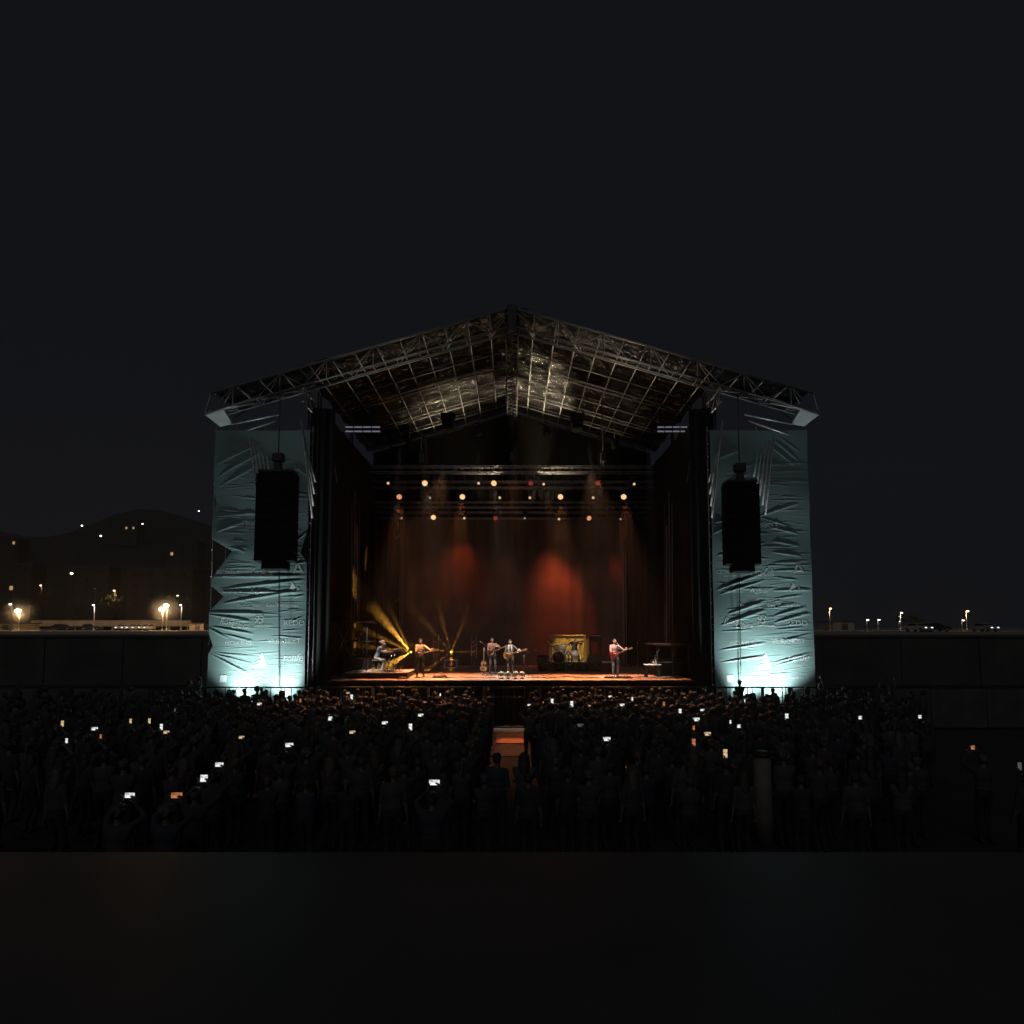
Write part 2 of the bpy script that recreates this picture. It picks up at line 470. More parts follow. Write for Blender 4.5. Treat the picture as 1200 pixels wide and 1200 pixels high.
car_src = {}
def car(px, Y, rz, label, paint, lights=True):
    key = (paint.name, lights)
    p = at(px, 740, Y)
    if key in car_src:
        t = copy_tree(car_src[key]); t.location = (p.x, Y, QZ); t.rotation_euler.z = rz; t['label'] = label
        return t
    t = thing('parked_car', label, 'car', (p.x, Y, QZ), rz, 'cars parked along the street')
    m = MB()
    m.prism([(-2.1, .35), (-2.15, .75), (-1.9, .9), (-1.1, .97), (1.0, .95), (2.0, .78), (2.15, .6), (2.1, .35)], -.85, .85, paint)
    m.prism([(-1.75, .93), (-1.2, 1.38), (0.15, 1.42), (1.05, .93)], -.74, .74, paint)
    m.build('body', t)
    m = MB(); m.prism([(-1.5, .98), (-1.1, 1.31), (0.1, 1.34), (.8, .98)], -.755, .755, M['glass']); m.build('side_window', t)
    m = MB(); m.box((.62, 0, 1.17), (.05, 1.3, .5), M['glass'], Matrix.Rotation(R(-62), 3, 'Y')); m.build('windscreen', t)
    for sx in (-1.35, 1.35):
        for sy in (-.78, .78):
            m = MB(); m.lathe([(.2, -.1), (.32, -.1), (.33, 0), (.32, .1), (.2, .1)], M['rubber'], (sx, sy, .33), 16, (0, 1, 0)); w = m.build('wheel', t)
            m = MB(); m.lathe([(.19, -.105), (.19, .105)], M['galv'], (sx, sy, .33), 12, (0, 1, 0)); m.build('rim', w)
    for sy in (-.6, .6):
        m = MB(); m.box((2.1, sy, .66), (.1, .36, .16), M['head'] if lights else M['glass'], bev=.03); m.build('headlight', t)
    car_src[key] = t
    return t
for i, (px, Y, rz, lab, pt, li) in enumerate([
    (73, 150, 0.1, 'dark car parked in front of the left part of the low building', 'car_dark', False),
    (107, 152, 0.2, 'dark car parked just left of the bare lamp post at the low building', 'car_dark', False),
    (142, 152, -1.3, 'pale car facing the stage with headlights on, leftmost of three under the fascia', 'car_pale', True),
    (157, 155, -1.5, 'pale car with lit headlights in the middle of the three under the fascia', 'car_pale', True),
    (172, 156, -1.6, 'pale car with lit headlights at the right end of the row under the fascia', 'car_pale', True),
    (1076, 112, -1.3, 'pale car with bright headlight right of the stage beside the low hut', 'car_pale', True),
    (1097, 116, 0.1, 'dark car parked right of the pale car with lit headlight', 'car_dark', False),
    (1154, 118, -1.4, 'pale car with lit headlights furthest right on the street', 'car_pale', True)]):
    car(px, Y, rz, lab, M[pt], li)

glare_mat = bpy.data.materials.new('lamp_glare'); glare_mat.use_nodes = True  # scattering volume that imitates lens glare of the brightest lamps
nn = glare_mat.node_tree.nodes; ll = glare_mat.node_tree.links; nn.remove(nn['Principled BSDF'])
pv = nn.new('ShaderNodeVolumePrincipled'); pv.inputs['Color'].default_value = (.95, .95, .95, 1); pv.inputs['Anisotropy'].default_value = .3
tc = nn.new('ShaderNodeTexCoord'); ln = nn.new('ShaderNodeVectorMath'); ln.operation = 'LENGTH'
mr = nn.new('ShaderNodeMapRange'); mr.inputs['From Min'].default_value, mr.inputs['From Max'].default_value = 3.4, 0.2
mr.inputs['To Min'].default_value, mr.inputs['To Max'].default_value = 0.0, .05
ll.new(tc.outputs['Object'], ln.inputs[0]); ll.new(ln.outputs['Value'], mr.inputs['Value'])
ll.new(mr.outputs['Result'], pv.inputs['Density']); ll.new(pv.outputs['Volume'], nn['Material Output'].inputs['Volume'])
def street_lamp(px, py, Y, label, mat, power, col, heads=1):
    p = at(px, py, Y); h = max(2.2, p.z - QZ)
    t = thing('street_lamp', label, 'street lamp', (p.x, Y, QZ), 0, 'street lamps')
    m = MB(); m.tube((0, 0, 0), (0, 0, h), 0.11, M['galv' if Y < 180 else 'black'], 8, 0.07); m.lathe([(.2, 0), (.2, .3), (.12, .4)], M['galv'], n=8); m.build('pole', t)
    for k in range(heads):
        s = 0 if heads == 1 else (k * 2 - 1) * 0.7
        m = MB(); m.tube((0, 0, h - .1), (s * .6, -.35, h + .12), .05, M['galv'], 6)
        m.box((s, -.5, h + .1), (.34, .62, .14), M['galv'], bev=.04); m.build('arm', t)
        k_ = 2.2 if mat is M['lamp_star'] else 1.0  # brightest lenses enlarged to imitate their glare
        m = MB(); m.ell((s, -.5, h - .02 - .1 * (k_ - 1)), (.22 * k_, .3 * k_, .13 * k_ * 1.2), mat, 12); m.build('lamp', t)
    if power:
        if mat is M['lamp_star'] and not (px > 194):
            mm = MB(); mm.ell((0, 0, 0), (4.2, 3.4, 4.0), M['drape'], 20)  # soft ball added round the lamp as its glare
            mo = mm.build('glare_ball', None, (p.x + (.4 if px > 100 else 0), Y, p.z - .2)); mo['kind'] = 'stuff'
            mo.data.materials.clear(); mo.data.materials.append(glare_mat)
        point('street_light', (p.x, Y - .5, p.z - .45), power * .34, col, .25)
SOD, WHT = (1.0, .55, .22), (1.0, .85, .62)
street_lamp(14, 708, 140, 'street lamp with dim white head at far left beside the bright one', M['lamp_white'], 0, WHT)
street_lamp(23, 715, 150, 'dazzling warm street lamp at the far left of the street', M['lamp_star'], 9000, SOD)
street_lamp(49, 686, 210, 'tall white street lamp up the slope behind the far left lamps', M['lamp_white'], 900, SOD)
street_lamp(111, 709, 150, 'short white street lamp in front of middle of low building', M['lamp_white'], 500, WHT)
street_lamp(112, 690, 190, 'unlit street lamp post behind the short white lamp', M['darkalu'], 0, WHT)
street_lamp(135, 692, 190, 'white street lamp beside the orange lit tree', M['lamp_white'], 2200, SOD)
street_lamp(191, 713, 149, 'dazzling warm street lamp, left of the bright pair near the left banner', M['lamp_star'], 8000, SOD)
street_lamp(196, 709, 152, 'dazzling warm street lamp, right of the bright pair near the left banner', M['lamp_star'], 8000, SOD)
street_lamp(209, 698, 200, 'small white street lamp up the slope behind the bright pair', M['lamp_white'], 0, WHT)
street_lamp(213, 709, 150, 'white street lamp just right of the dazzling pair', M['lamp_white'], 500, WHT)
street_lamp(972, 713, 150, 'orange street lamp closest to the right banner tower', M['lamp_sodium'], 500, SOD)
street_lamp(1055, 718, 150, 'white street lamp above the parked cars right of the stage', M['lamp_white'], 500, WHT)
street_lamp(1132, 716, 135, 'tall orange street lamp furthest right', M['lamp_sodium'], 700, SOD)
street_lamp(1029, 738, 140, 'short white lamp post behind the wall right of the small house', M['lamp_white'], 150, WHT)
street_lamp(1016, 741, 140, 'low white lamp right beside the small house', M['lamp_white'], 100, WHT)
street_lamp(1054, 742, 170, 'low white lamp directly below the white street lamp', M['lamp_white'], 100, WHT)
street_lamp(1128, 746, 150, 'low white lamp just left of the furthest right lamp', M['lamp_white'], 100, WHT)

def ground_z(x, y): return QZ + (hillf(x, y) if y >= 240 else 0)
def block(px0, px1, py0, Y, storeys, label, lit=()):
    """a block of flats or house on the hill; py0 is the roof line in the picture"""
    a, b = at(px0, py0, Y), at(px1, py0, Y)
    w = b.x - a.x; zc = ground_z((a.x + b.x) / 2, Y + 4); h = max(3.0, a.z - zc)
    dp = min(14, max(7, w * .5))
    t = thing('apartment_block' if storeys > 2 else 'hill_house', label, 'building', ((a.x + b.x) / 2, Y, zc - .5), 0, 'buildings on the dark hillside')
    h += .5
    m = MB(); m.box((0, dp / 2, h / 2), (w, dp, h), M['dim_wall']); m.build('wall', t)
    m = MB(); m.box((0, dp / 2, h + .15), (w + .8, dp + .8, .3), M['concrete']); m.build('roof', t)
    nc = max(2, int(w / 4)); sh = min(3.1, h / storeys); k = 0
    for r in range(storeys):
        for c in range(nc):
            if k > 60: break
            x = -w / 2 + (c + .5) * w / nc; z = h - sh * (r + .55)
            if z < .8: continue
            f = MB(); f.box((x, -.04, z), (1.3, .12, 1.5), M['concrete']); wo = f.build('window', t)
            g = MB(); g.box((x, -.07, z), (1.1, .12, 1.3), M['winlit'] if (r, c) in lit else M['glass']); g.build('pane', wo)
            k += 1
block(128, 161, 609, 400, 3, 'large house high on the hill with two lit windows', lit=((1, 3), (1, 2)))
block(150, 226, 667, 215, 4, 'wide flat roofed apartment block behind the bright street lamps')
block(78, 128, 664, 235, 4, 'apartment block right of centre on the left slope behind the orange tree')
block(-8, 38, 661, 230, 4, 'apartment block at the far left edge above the street', lit=((2, 1),))
block(0, 22, 632, 330, 3, 'house on the hill at the left edge of the picture', lit=((0, 1),))
block(196, 232, 636, 300, 3, 'dim apartment block on the hill just left of the banner tower', lit=((1, 0),))
for (px, py, Y, lab) in [(96, 616, 360, 'lone white lamp on the dark hill left of the large house'), (167, 614, 390, 'white lamp on the hill right of the large house'),
                    (118, 628, 330, 'small lamp below the left corner of the large hill house'), (84, 672, 225, 'white lamp in front of the apartment block left of the orange tree'),
                    (233, 599, 430, 'white lamp highest on the hill beside the left banner')]:
    p = at(px, py, Y); g = ground_z(p.x, Y); h = max(1.0, p.z - g)
    t = thing('hill_lamp', lab, 'lamp', (p.x, Y, g), 0, 'lamps on the dark hillside')
    m = MB(); m.tube((0, 0, -.3), (0, 0, h), .08, M['black'], 6); m.build('pole', t)
    m = MB(); m.ell((0, 0, h), (.45, .45, .35), M['lamp_white'], 8); m.build('lamp', t)

def tree(px, py_top, Y, w, label):
    p = at(px, py_top, Y); g = ground_z(p.x, Y); h = max(3.5, p.z - g)
    t = thing('tree', label, 'tree', (p.x, Y, g), 0, 'trees along the street')
    m = MB(); m.tube((0, 0, 0), (.1, 0, h * .5), .22, M['bark'], 8, .13)
    for k in range(6):
        an = k * 1.05; m.tube((.1, 0, h * (.36 + .03 * k)), (math.cos(an) * w * .35, math.sin(an) * w * .35, h * (.62 + .05 * (k % 3))), .08, M['bark'], 5, .03)
    m.build('trunk', t)
    m = MB(); rr = np.random.default_rng(int(px) + 3)
    cl = [(rr.normal(0, w * .22), rr.normal(0, w * .22), h * rr.uniform(.5, .92)) for _ in range(16)]
    for _ in range(1500):
        c = cl[rr.integers(16)]
        q = Vector((c[0] + rr.normal(0, w * .1), c[1] + rr.normal(0, w * .1), c[2] + rr.normal(0, h * .06)))
        e = Vector(rr.normal(0, 1, 3)).normalized() * .22; f = Vector(rr.normal(0, 1, 3)).normalized() * .16
        m.add([q - e, q + f, q + e, q - f], [(0, 1, 2, 3)], M['leaf'])
    m.build('crown', t)
tree(128, 697, 188, 5.5, 'round tree lit orange beside a white street lamp')
tree(46, 692, 205, 4.0, 'small tree under the tall lamp up the slope at far left')
tree(218, 700, 205, 5.0, 'dark tree behind the street lamps just left of the banner tower')
tree(90, 702, 175, 5.0, 'dark tree behind the left half of the low building')
tree(1070, 730, 160, 4.5, 'dark tree behind the parked cars right of the stage')

# ------------------------------------------------------------------ roof of the stage
RY0, RY1 = 30.5, 45.7
apex, corner = at(602, 360, RY0), at(243, 462, RY0)
RZ = apex.z; EX = 13.45; SL = (apex.z - corner.z) / abs(corner.x)
def rz_(x): return RZ - SL * abs(x)
roof = thing('stage_roof', 'gabled open truss roof with crumpled tarpaulin over the concert stage', 'stage roof', (0, 38, 2.0))
RO = Vector((0, 38, 2.0))
def Rb(m, name): return m.xf(Matrix.Translation(-RO)).build(name, roof)
def rafter(Y, ex, depth=.82, tw=0.55, mat='alu', rad=.036, full=False):
    m = MB(); n = int(round(ex / 1.0))
    for s in (-1, 1):
        xs = [s * ex * k / n for k in range(n + 1)]
        for yy, dz in ((Y, 0), (Y, -depth)) + (((Y + tw, -depth),) if full else ()):
            m.tube((0, yy, rz_(0) + dz), (s * ex, yy, rz_(ex) + dz), rad * (1.35 if full and dz == 0 else 1), M[mat], 6)
        for k in range(n + 1):
            x = xs[k]
            if k % 2 == 0: m.tube((x, Y, rz_(x)), (x, Y, rz_(x) - depth), rad * .6, M[mat], 5)
            if full: m.tube((x, Y, rz_(x) - depth), (x, Y + tw, rz_(x) - depth), rad * .5, M[mat], 5)
            if k < n:
                x2 = xs[k + 1]
                za, zb = (0, -depth) if k % 2 == 0 else (-depth, 0)
                m.tube((x, Y, rz_(x) + za), (x2, Y, rz_(x2) + zb), rad * .55, M[mat], 5)
                if full: m.tube((x, Y, rz_(x) + za), (x2, Y + (tw if zb else 0), rz_(x2) + zb), rad * .5, M[mat], 5)
    return m
Rb(rafter(RY0, EX, .85, .8, full=True), 'front_rafter')
for Y in (32.6, 34.8, 37.0, 39.2, 41.4, 43.5, RY1):
    Rb(rafter(Y, 13.2 if Y < 34 else 9.3, .2, rad=.03), 'rafter')
px_list = [s * (1.0 * k) for k in range(1, 10) for s in (-1, 1)]
for x in px_list:
    m = MB()
    m.tube((x, RY0, rz_(x) - .12), (x, RY1 + .6, rz_(x) - .12), .03, M['alu'], 5)
    for k in range(15): m.tube((x, RY0 + k, rz_(x) - .12), (x, RY0 + k + .02, rz_(x) + .0), .02, M['alu'], 4)
    Rb(m, 'purlin')
for s in (-1, 1):                       # wing purlins over the loudspeaker towers
    for x in (10.2, 11.2, 12.2, 13.2):
        m = MB(); m.tube((s * x, RY0, rz_(x) - .1), (s * x, 33.2, rz_(x) - .1), .035, M['alu'], 5)
        m.tube((s * x, RY0 + .1, rz_(x) - .9), (s * (x - .9), 33.0, rz_(x - .9) - .15), .03, M['alu'], 5); Rb(m, 'purlin')
    # eaves return panel and outriggers
    m = MB()
    c0, c1, c2, c3 = at(240, 486, RY0), at(258, 500, 31.9), at(272, 497, 31.9), at(262, 480, RY0 + .05)
    if s > 0:
        for q in (c0, c1, c2, c3): q.x = -q.x
    up = Vector((0, 0, .07))
    m.add([c0, c1, c2, c3, c0 + up, c1 + up, c2 + up, c3 + up], [(0, 1, 2, 3), (7, 6, 5, 4), (0, 4, 5, 1), (1, 5, 6, 2), (2, 6, 7, 3), (3, 7, 4, 0)], M['eaves'])
    Rb(m, 'eaves_panel')
    m = MB()
    m.tube(c0, (s * 11.2, RY0 + .1, rz_(11.2) - .75), .05, M['galv'], 6)
    e0 = Vector((s * 13.4, RY0, rz_(13.4) - .03)); e1 = Vector((s * 13.4, RY0, rz_(13.4) - .82))
    for (pa, pb) in ((e0, c0), (e1, c0), (e1, c3), (e1, c2), (c1, (s * 12.6, 33.0, rz_(12.6) - .1)), (c3, (s * 11.6, RY0 + .3, rz_(11.6) - .85))): m.tube(pa, pb, .035, M['galv'], 6)
    m.tube(c2, (s * 10.8, 31.9, rz_(10.8) - 1.3), .045, M['galv'], 6)
    m.tube((s * 13.5, 31.95, 13.05), (s * 11.0, 31.95, 13.95), .045, M['galv'], 6)
    Rb(m, 'outrigger')
# ridge truss
m = MB()
for dx in (-.28, .28):
    for dz in (-.1, -1.0):
        m.tube((dx, RY0, RZ + dz), (dx, RY1 + .6, RZ + dz), .05, M['black'], 6)
for k in range(22):
    ya = RY0 + k * .7
    for dx in (-.28, .28): m.tube((dx, ya, RZ - .1), (dx, ya + .7, RZ - 1.0), .035, M['black'], 5)
    m.tube((-.28, ya, RZ - 1), (.28, ya + .35, RZ - 1), .03, M['black'], 5)
    m.tube((.28, ya + .35, RZ - 1), (-.28, ya + .7, RZ - 1), .03, M['black'], 5)
m.box((0, 30.35, RZ - .55), (.42, .1, 1.2), M['black'], bev=.02)
Rb(m, 'ridge_truss')
# tarpaulin roof skin, crumpled, sagging between purlins
for s in (-1, 1):
    nx, ny = 150, 200
    X = np.linspace(0.02, 9.6, nx); Yv = np.linspace(RY0 + .3, RY1 + .7, ny)
    gx, gy = np.meshgrid(X, Yv)
    z = RZ - SL * gx + .10
    z += .07 * np.abs(np.sin(gx * math.pi))                      # billow between purlins
    bay = (gy - RY0) / 2.15
    z += .16 * np.abs(np.sin(bay * math.pi)) - .05
    for _ in range(60):
        k = rng.normal(0, 1, 2) * np.array([3.2, 7.0]); z += rng.uniform(.002, .009) * np.sin(gx * k[0] + gy * k[1] + rng.uniform(0, 6.3))
    vs = np.stack([s * gx, gy, z], -1).reshape(-1, 3) - np.array(RO)
    m = MB()
    m.add(vs.tolist(), [(j * nx + i, j * nx + i + 1, (j + 1) * nx + i + 1, (j + 1) * nx + i) for j in range(ny - 1) for i in range(nx - 1)], M['tarp'], True)
    m.build('roof_skin', roof)
    X = np.linspace(9.62, 13.35, 40); Yv = np.linspace(RY0 + .3, 33.0, 30); gx, gy = np.meshgrid(X, Yv)
    z = RZ - SL * gx + .10 + .05 * np.abs(np.sin(gx * math.pi)) + .01 * np.sin(gx * 7 + gy * 5)
    vs = np.stack([s * gx, gy, z], -1).reshape(-1, 3) - np.array(RO)
    m = MB(); m.add(vs.tolist(), [(j * 40 + i, j * 40 + i + 1, (j + 1) * 40 + i + 1, (j + 1) * 40 + i) for j in range(29) for i in range(39)], M['tarp'], True); m.build('wing_skin', roof)
# columns of the roof and raking tubes
for s in (-1, 1):
    for (x, Y) in ((9.3, 32.4), (9.3, 39.0), (9.3, 45.6)):
        m = MB(); top = rz_(9.3) - .6
        for dx in (-.22, .22):
            for dy in (-.22, .22): m.tube((s * x + dx, Y + dy, 0.02), (s * x + dx, Y + dy, top), .045, M['darkalu'], 6)
        for k in range(int(top / .6)):
            za = k * .6
            for (a1, b1) in (((-.22, -.22), (.22, -.22)), ((.22, -.22), (.22, .22)), ((.22, .22), (-.22, .22)), ((-.22, .22), (-.22, -.22))):
                m.tube((s * x + a1[0], Y + a1[1], za), (s * x + b1[0], Y + b1[1], za + .6), .02, M['darkalu'], 4)
        Rb(m, 'column')
    # side eaves truss
    m = MB()
    for dz in (0, -.6): m.tube((s * 9.3, RY0, rz_(9.3) - 1 + dz), (s * 9.3, RY1 + .5, rz_(9.3) - 1 + dz), .055, M['alu'], 6)
    for k in range(17):
        m.tube((s * 9.3, RY0 + k * .92, rz_(9.3) - 1), (s * 9.3, RY0 + k * .92 + .46, rz_(9.3) - 1.6), .03, M['alu'], 4)
        m.tube((s * 9.3, RY0 + k * .92 + .46, rz_(9.3) - 1.6), (s * 9.3, RY0 + k * .92 + .92, rz_(9.3) - 1), .03, M['alu'], 4)
    Rb(m, 'side_truss')
    for k in range(5):
        sx = -1 if s < 0 else 1
        t0 = at(600 + sx * (307 - k * 4.6), 512 + k * 4, 31.0 + k * .12); b0 = at(600 + sx * (297 - k * 3.4), 603 - k * 11, 31.0 + k * .12)
        m = MB(); m.tube(t0, b0, .045, M['galv'], 6); Rb(m, 'brace')
    for k in range(4):
        t0 = at(600 + sx * (247 - k * 1.5), 492 + k * 9, 31.2 + k * .25); b0 = at(600 + sx * (234 - k * 1.2), 607 - k * 14, 31.2 + k * .25)
        m = MB(); m.tube(t0, b0, .045, M['galv'], 6); Rb(m, 'brace')
    for (x0, y0, x1, y1) in ((222, 490, 211, 548), (214, 503, 205, 566)):
        m = MB(); m.tube(at(600 + sx * x0, y0, 33.5), at(600 + sx * x1, y1, 33.5), .035, M['alu'], 6); Rb(m, 'brace')

# ------------------------------------------------------------------ banner towers
def banner_tower(side):
    s = -1 if side == 'left' else 1
    Y = 32.0
    if s < 0: bl, br, tl, tr = at(243, 832, Y), at(357, 832, Y), at(255, 505, Y), at(356, 497, Y)
    else: bl, br, tl, tr = at(838, 832, Y), at(953, 832, Y), at(842, 505, Y), at(944, 505, Y)
    x0, x1 = min(bl.x, tl.x), max(br.x, tr.x)
    z0, z1 = 0.55, tl.z
    cx = (x0 + x1) / 2
    t = thing('banner_tower', 'scaffold tower left of the stage with teal sponsor banner behind a line array' if s < 0 else
              'scaffold tower right of the stage with teal sponsor banner behind a line array', 'tower', (cx, Y, 0))
    O = Vector((cx, Y, 0))
    # scaffold
    m = MB()
    for x in (x0 - .06, cx, x1 + .06):
        for yy in (.12, 1.6, 3.0): m.tube((x - cx, yy, 0), (x - cx, yy, z1 + .25), .03, M['galv'], 6)
    k = 0
    zz = .5
    while zz < z1 + .2:
        for yy in (.12, 1.6, 3.0): m.tube((x0 - cx, yy, zz), (x1 - cx, yy, zz), .025, M['galv'], 5)
        for x in (x0 - .06, x1 + .06):
            m.tube((x - cx, .12, zz), (x - cx, 3.0, zz), .025, M['galv'], 5)
            m.tube((x - cx, .12, zz), (x - cx, 3.0, min(zz + 2, z1)), .022, M['galv'], 5)
        zz += 2.0
    m.build('scaffold', t)
    m = MB(); m.box((0, 1.6, z1 / 2), (x1 - x0 - .3, .06, z1 - .6), M['drape']); m.build('black_lining', t)
    for x in (x0 - .05, x1 + .05):                       # ties along both edges
        m = MB()
        for k in range(22):
            z = z0 + (z1 - z0) * k / 21
            m.ell((x - cx, .02, z), (.035, .035, .045), M['white'], 6)
        m.build('tie', t)
    # cloth
    nx, nz = 200, 620
    U = np.linspace(0, 1, nx); V = np.linspace(0, 1, nz)
    u, v = np.meshgrid(U, V)
    X = x0 + (x1 - x0) * u; Z = z0 + (z1 - z0) * v
    if s < 0: px_, py_ = lambda X: 600 + X / Y * F_PX, None
    # pixel rows for the fold list
    def toz(py): return at(600, py, Y).z
    def tox(px): return at(px, 700, Y).x
    D = np.zeros_like(X)
    folds = []
    if s < 0:
        folds = [(250, 545, 300, 520, 5, .10), (252, 560, 305, 528, 4, .09), (254, 571, 300, 545, 4, .08), (250, 606, 302, 601, 4, .08), (252, 597, 300, 603, 3, .06),
                 (252, 624, 284, 612, 4, .10), (253, 641, 278, 648, 3, .08), (255, 660, 296, 660, 3, .05), (254, 666, 300, 665, 3, .05),
                 (247, 676, 360, 675, 5, .12), (262, 690, 358, 680, 5, .15), (250, 694, 358, 694, 4, .12), (256, 707, 356, 692, 5, .15),
                 (244, 718, 310, 719, 5, .10), (246, 720, 296, 728, 4, .12), (250, 734, 300, 743, 4, .10), (246, 735, 270, 748, 4, .13), (262, 742, 300, 752, 4, .08),
                 (250, 766, 296, 790, 4, .12), (250, 765, 300, 778, 3, .07), (252, 764, 300, 770, 3, .05), (325, 745, 357, 748, 3, .05), (338, 730, 358, 722, 3, .05),
                 (335, 790, 357, 798, 3, .03), (345, 640, 362, 622, 3, .07), (345, 662, 360, 658, 3, .06), (340, 545, 358, 558, 3, .06), (345, 700, 358, 697, 3, .06)]
    else:
        folds = [(838, 692, 894, 672, 4, .14), (842, 697, 896, 680, 3, .10), (846, 690, 905, 690, 3, .05), (905, 692, 950, 691, 4, .12), (850, 720, 895, 705, 4, .12), (842, 733, 898, 714, 5, .15),
                 (905, 722, 944, 711, 5, .15), (905, 730, 948, 718, 4, .13), (905, 712, 930, 708, 4, .08), (905, 702, 940, 697, 3, .07), (840, 762, 896, 753, 4, .12), (842, 776, 898, 768, 4, .12),
                 (905, 776, 948, 765, 4, .14), (905, 780, 948, 768, 3, .12), (906, 750, 942, 748, 4, .06), (906, 738, 940, 735, 3, .05), (905, 660, 940, 659, 3, .07), (905, 669, 940, 668, 3, .07),
                 (905, 676, 935, 680, 3, .06), (905, 647, 940, 652, 3, .08), (905, 634, 938, 640, 3, .07), (902, 617, 938, 626, 3, .09), (892, 605, 938, 590, 4, .12), (893, 606, 930, 618, 3, .06),
                 (846, 570, 880, 555, 3, .08), (840, 540, 870, 528, 4, .06), (912, 515, 940, 540, 4, .08), (905, 520, 935, 545, 4, .08), (918, 512, 942, 530, 3, .06), (838, 613, 848, 611, 3, .07),
                 (836, 626, 848, 620, 3, .07), (840, 652, 848, 649, 3, .06), (840, 740, 880, 738, 3, .05), (912, 752, 948, 742, 3, .06)]
    rr = np.random.default_rng(11 if s < 0 else 23)
    for _ in range(150):                                  # fine horizontal ripples
        xa = rr.uniform(x0, x1 - .8); yb = rr.uniform(540, 800); ln = rr.uniform(14, 45)
        pa = 600 + xa / Y * F_PX
        folds.append((pa, yb, min(pa + ln, 600 + x1 / Y * F_PX), yb + rr.normal(0, 2.2), rr.uniform(1.4, 2.8), rr.uniform(.012, .04)))
    for (ax, ay, bx, by, w, amp) in folds:
        p = np.array([tox(ax), toz(ay)]); q = np.array([tox(bx), toz(by)])
        d = q - p; Ls = np.hypot(*d); d /= Ls
        tt = ((X - p[0]) * d[0] + (Z - p[1]) * d[1]) / Ls
        dd = (Z - p[1]) * d[0] - (X - p[0]) * d[1]
        ww = w / 25.7 * .42 * (.45 + .55 * np.clip(tt, 0, 1))
        env = np.clip(tt, 0, 1); env = np.sin(np.pi * np.clip(tt, 0.0, 1)) ** .6 * ((tt > 0) & (tt < 1))
        prof = np.exp(-(dd / ww) ** 2) - .35 * np.exp(-((dd - 1.5 * ww) / (1.1 * ww)) ** 2)
        D += .32 * min(amp, .11) * env * prof
    D += .05 * np.sin(u * np.pi * 2.1 + .6) + .03 * np.sin(v * 23 + u * 3)
    # scalloped, slack outer edge
    inset = np.zeros_like(V)
    if s < 0:
        for (ya, yt, yb, dx) in ((632, 646, 679, 24), (686, 699, 717, 16), (742, 757, 767, 5), (575, 590, 605, 4)):
            za, zt, zb = toz(ya), toz(yt), toz(yb); zz = z0 + (z1 - z0) * V
            tri = np.where(zz > zt, (za - zz) / (za - zt), (zz - zb) / (zt - zb))
            inset = np.maximum(inset, np.clip(tri, 0, 1) * dx / 25.7)
    f = np.clip(1 - u * 2.2, 0, 1)
    X = X + inset[:, None] * f
    f2 = np.clip((u - .55) * 2.2, 0, 1)
    if s < 0:
        ins2 = np.zeros_like(V)
        for (ya, yt, yb, dx) in ((618, 648, 660, 8),):
            za, zt, zb = toz(ya), toz(yt), toz(yb); zz = z0 + (z1 - z0) * V
            tri = np.where(zz > zt, (za - zz) / (za - zt), (zz - zb) / (zt - zb))
            ins2 = np.maximum(ins2, np.clip(tri, 0, 1) * dx / 25.7)
        X = X - ins2[:, None] * f2
    Yd = -D - .10
    vs = np.stack([X - cx, Yd, Z], -1).reshape(-1, 3)
    m = MB()
    m.add(vs.tolist(), [(j * nx + i, j * nx + i + 1, (j + 1) * nx + i + 1, (j + 1) * nx + i) for j in range(nz - 1) for i in range(nx - 1)], M['banner'], True)
    cloth = m.build('banner', t)
    # the print
    left_px = 600 + x0 / Y * F_PX + (3 if s < 0 else 1)
    def depth(x, z):
        i = int(np.clip((x - x0) / (x1 - x0) * (nx - 1), 0, nx - 1)); j = int(np.clip((z - z0) / (z1 - z0) * (nz - 1), 0, nz - 1))
        return Yd[j, i]
    def word(txt, ox, py, wpx, hpx, shear=0.0):
        cu = bpy.data.curves.new('lettering', 'FONT')
        cu.body = txt; cu.size = 1.0; cu.shear = shear; cu.resolution_u = 3
        o = bpy.data.objects.new('lettering', cu); C.objects.link(o)
        bpy.context.view_layer.update()
        me = bpy.data.meshes.new_from_object(o.evaluated_get(bpy.context.evaluated_depsgraph_get()))
        bpy.data.objects.remove(o)
        co = np.empty(len(me.vertices) * 3); me.vertices.foreach_get('co', co); co = co.reshape(-1, 3)
        mn, mx = co.min(0), co.max(0)
        sx = wpx / 25.7 / (mx[0] - mn[0]); sz = hpx / 25.7 / (mx[1] - mn[1])
        xa = tox(left_px + ox); zc = toz(py)
        out = []
        for c in co:
            x = xa + (c[0] - mn[0]) * sx; z = zc + (c[1] - (mn[1] + mx[1]) / 2) * sz
            out += [x - cx, depth(x, z) - .015, z]
        me.vertices.foreach_set('co', out)
        me.materials.clear(); me.materials.append(M['ink'])
        lo = bpy.data.objects.new('lettering', me); C.objects.link(lo); lo.parent = cloth
    def logo(polys, ox, py):
        m = MB()
        for pts in polys:
            q = []
            for (dx, dy) in pts:
                x = tox(left_px + ox + dx); z = toz(py + dy); q.append((x - cx, depth(x, z) - .015, z))
            m.add(q, [tuple(range(len(q)))], M['ink'])
        m.build('emblem', cloth)
    word('TheProject', 30, 615, 48, 9)
    word('ESTRELLA', 4, 670.5, 27, 4); word('DAMM', 12, 675, 14, 3)
    word('Coca-Cola', 44, 670.5, 27, 9, .35)
    logo([[(0, 5), (4, -5), (6, -5), (2.4, 5)], [(6.5, -3), (8, -6), (13, 5), (10.5, 5)], [(4, 2), (9, 2), (9.6, 3.6), (3.6, 3.6)]], 93, 667)
    word('vodafone', 10, 693, 24, 4); word('Agbar', 42, 693, 24, 7)
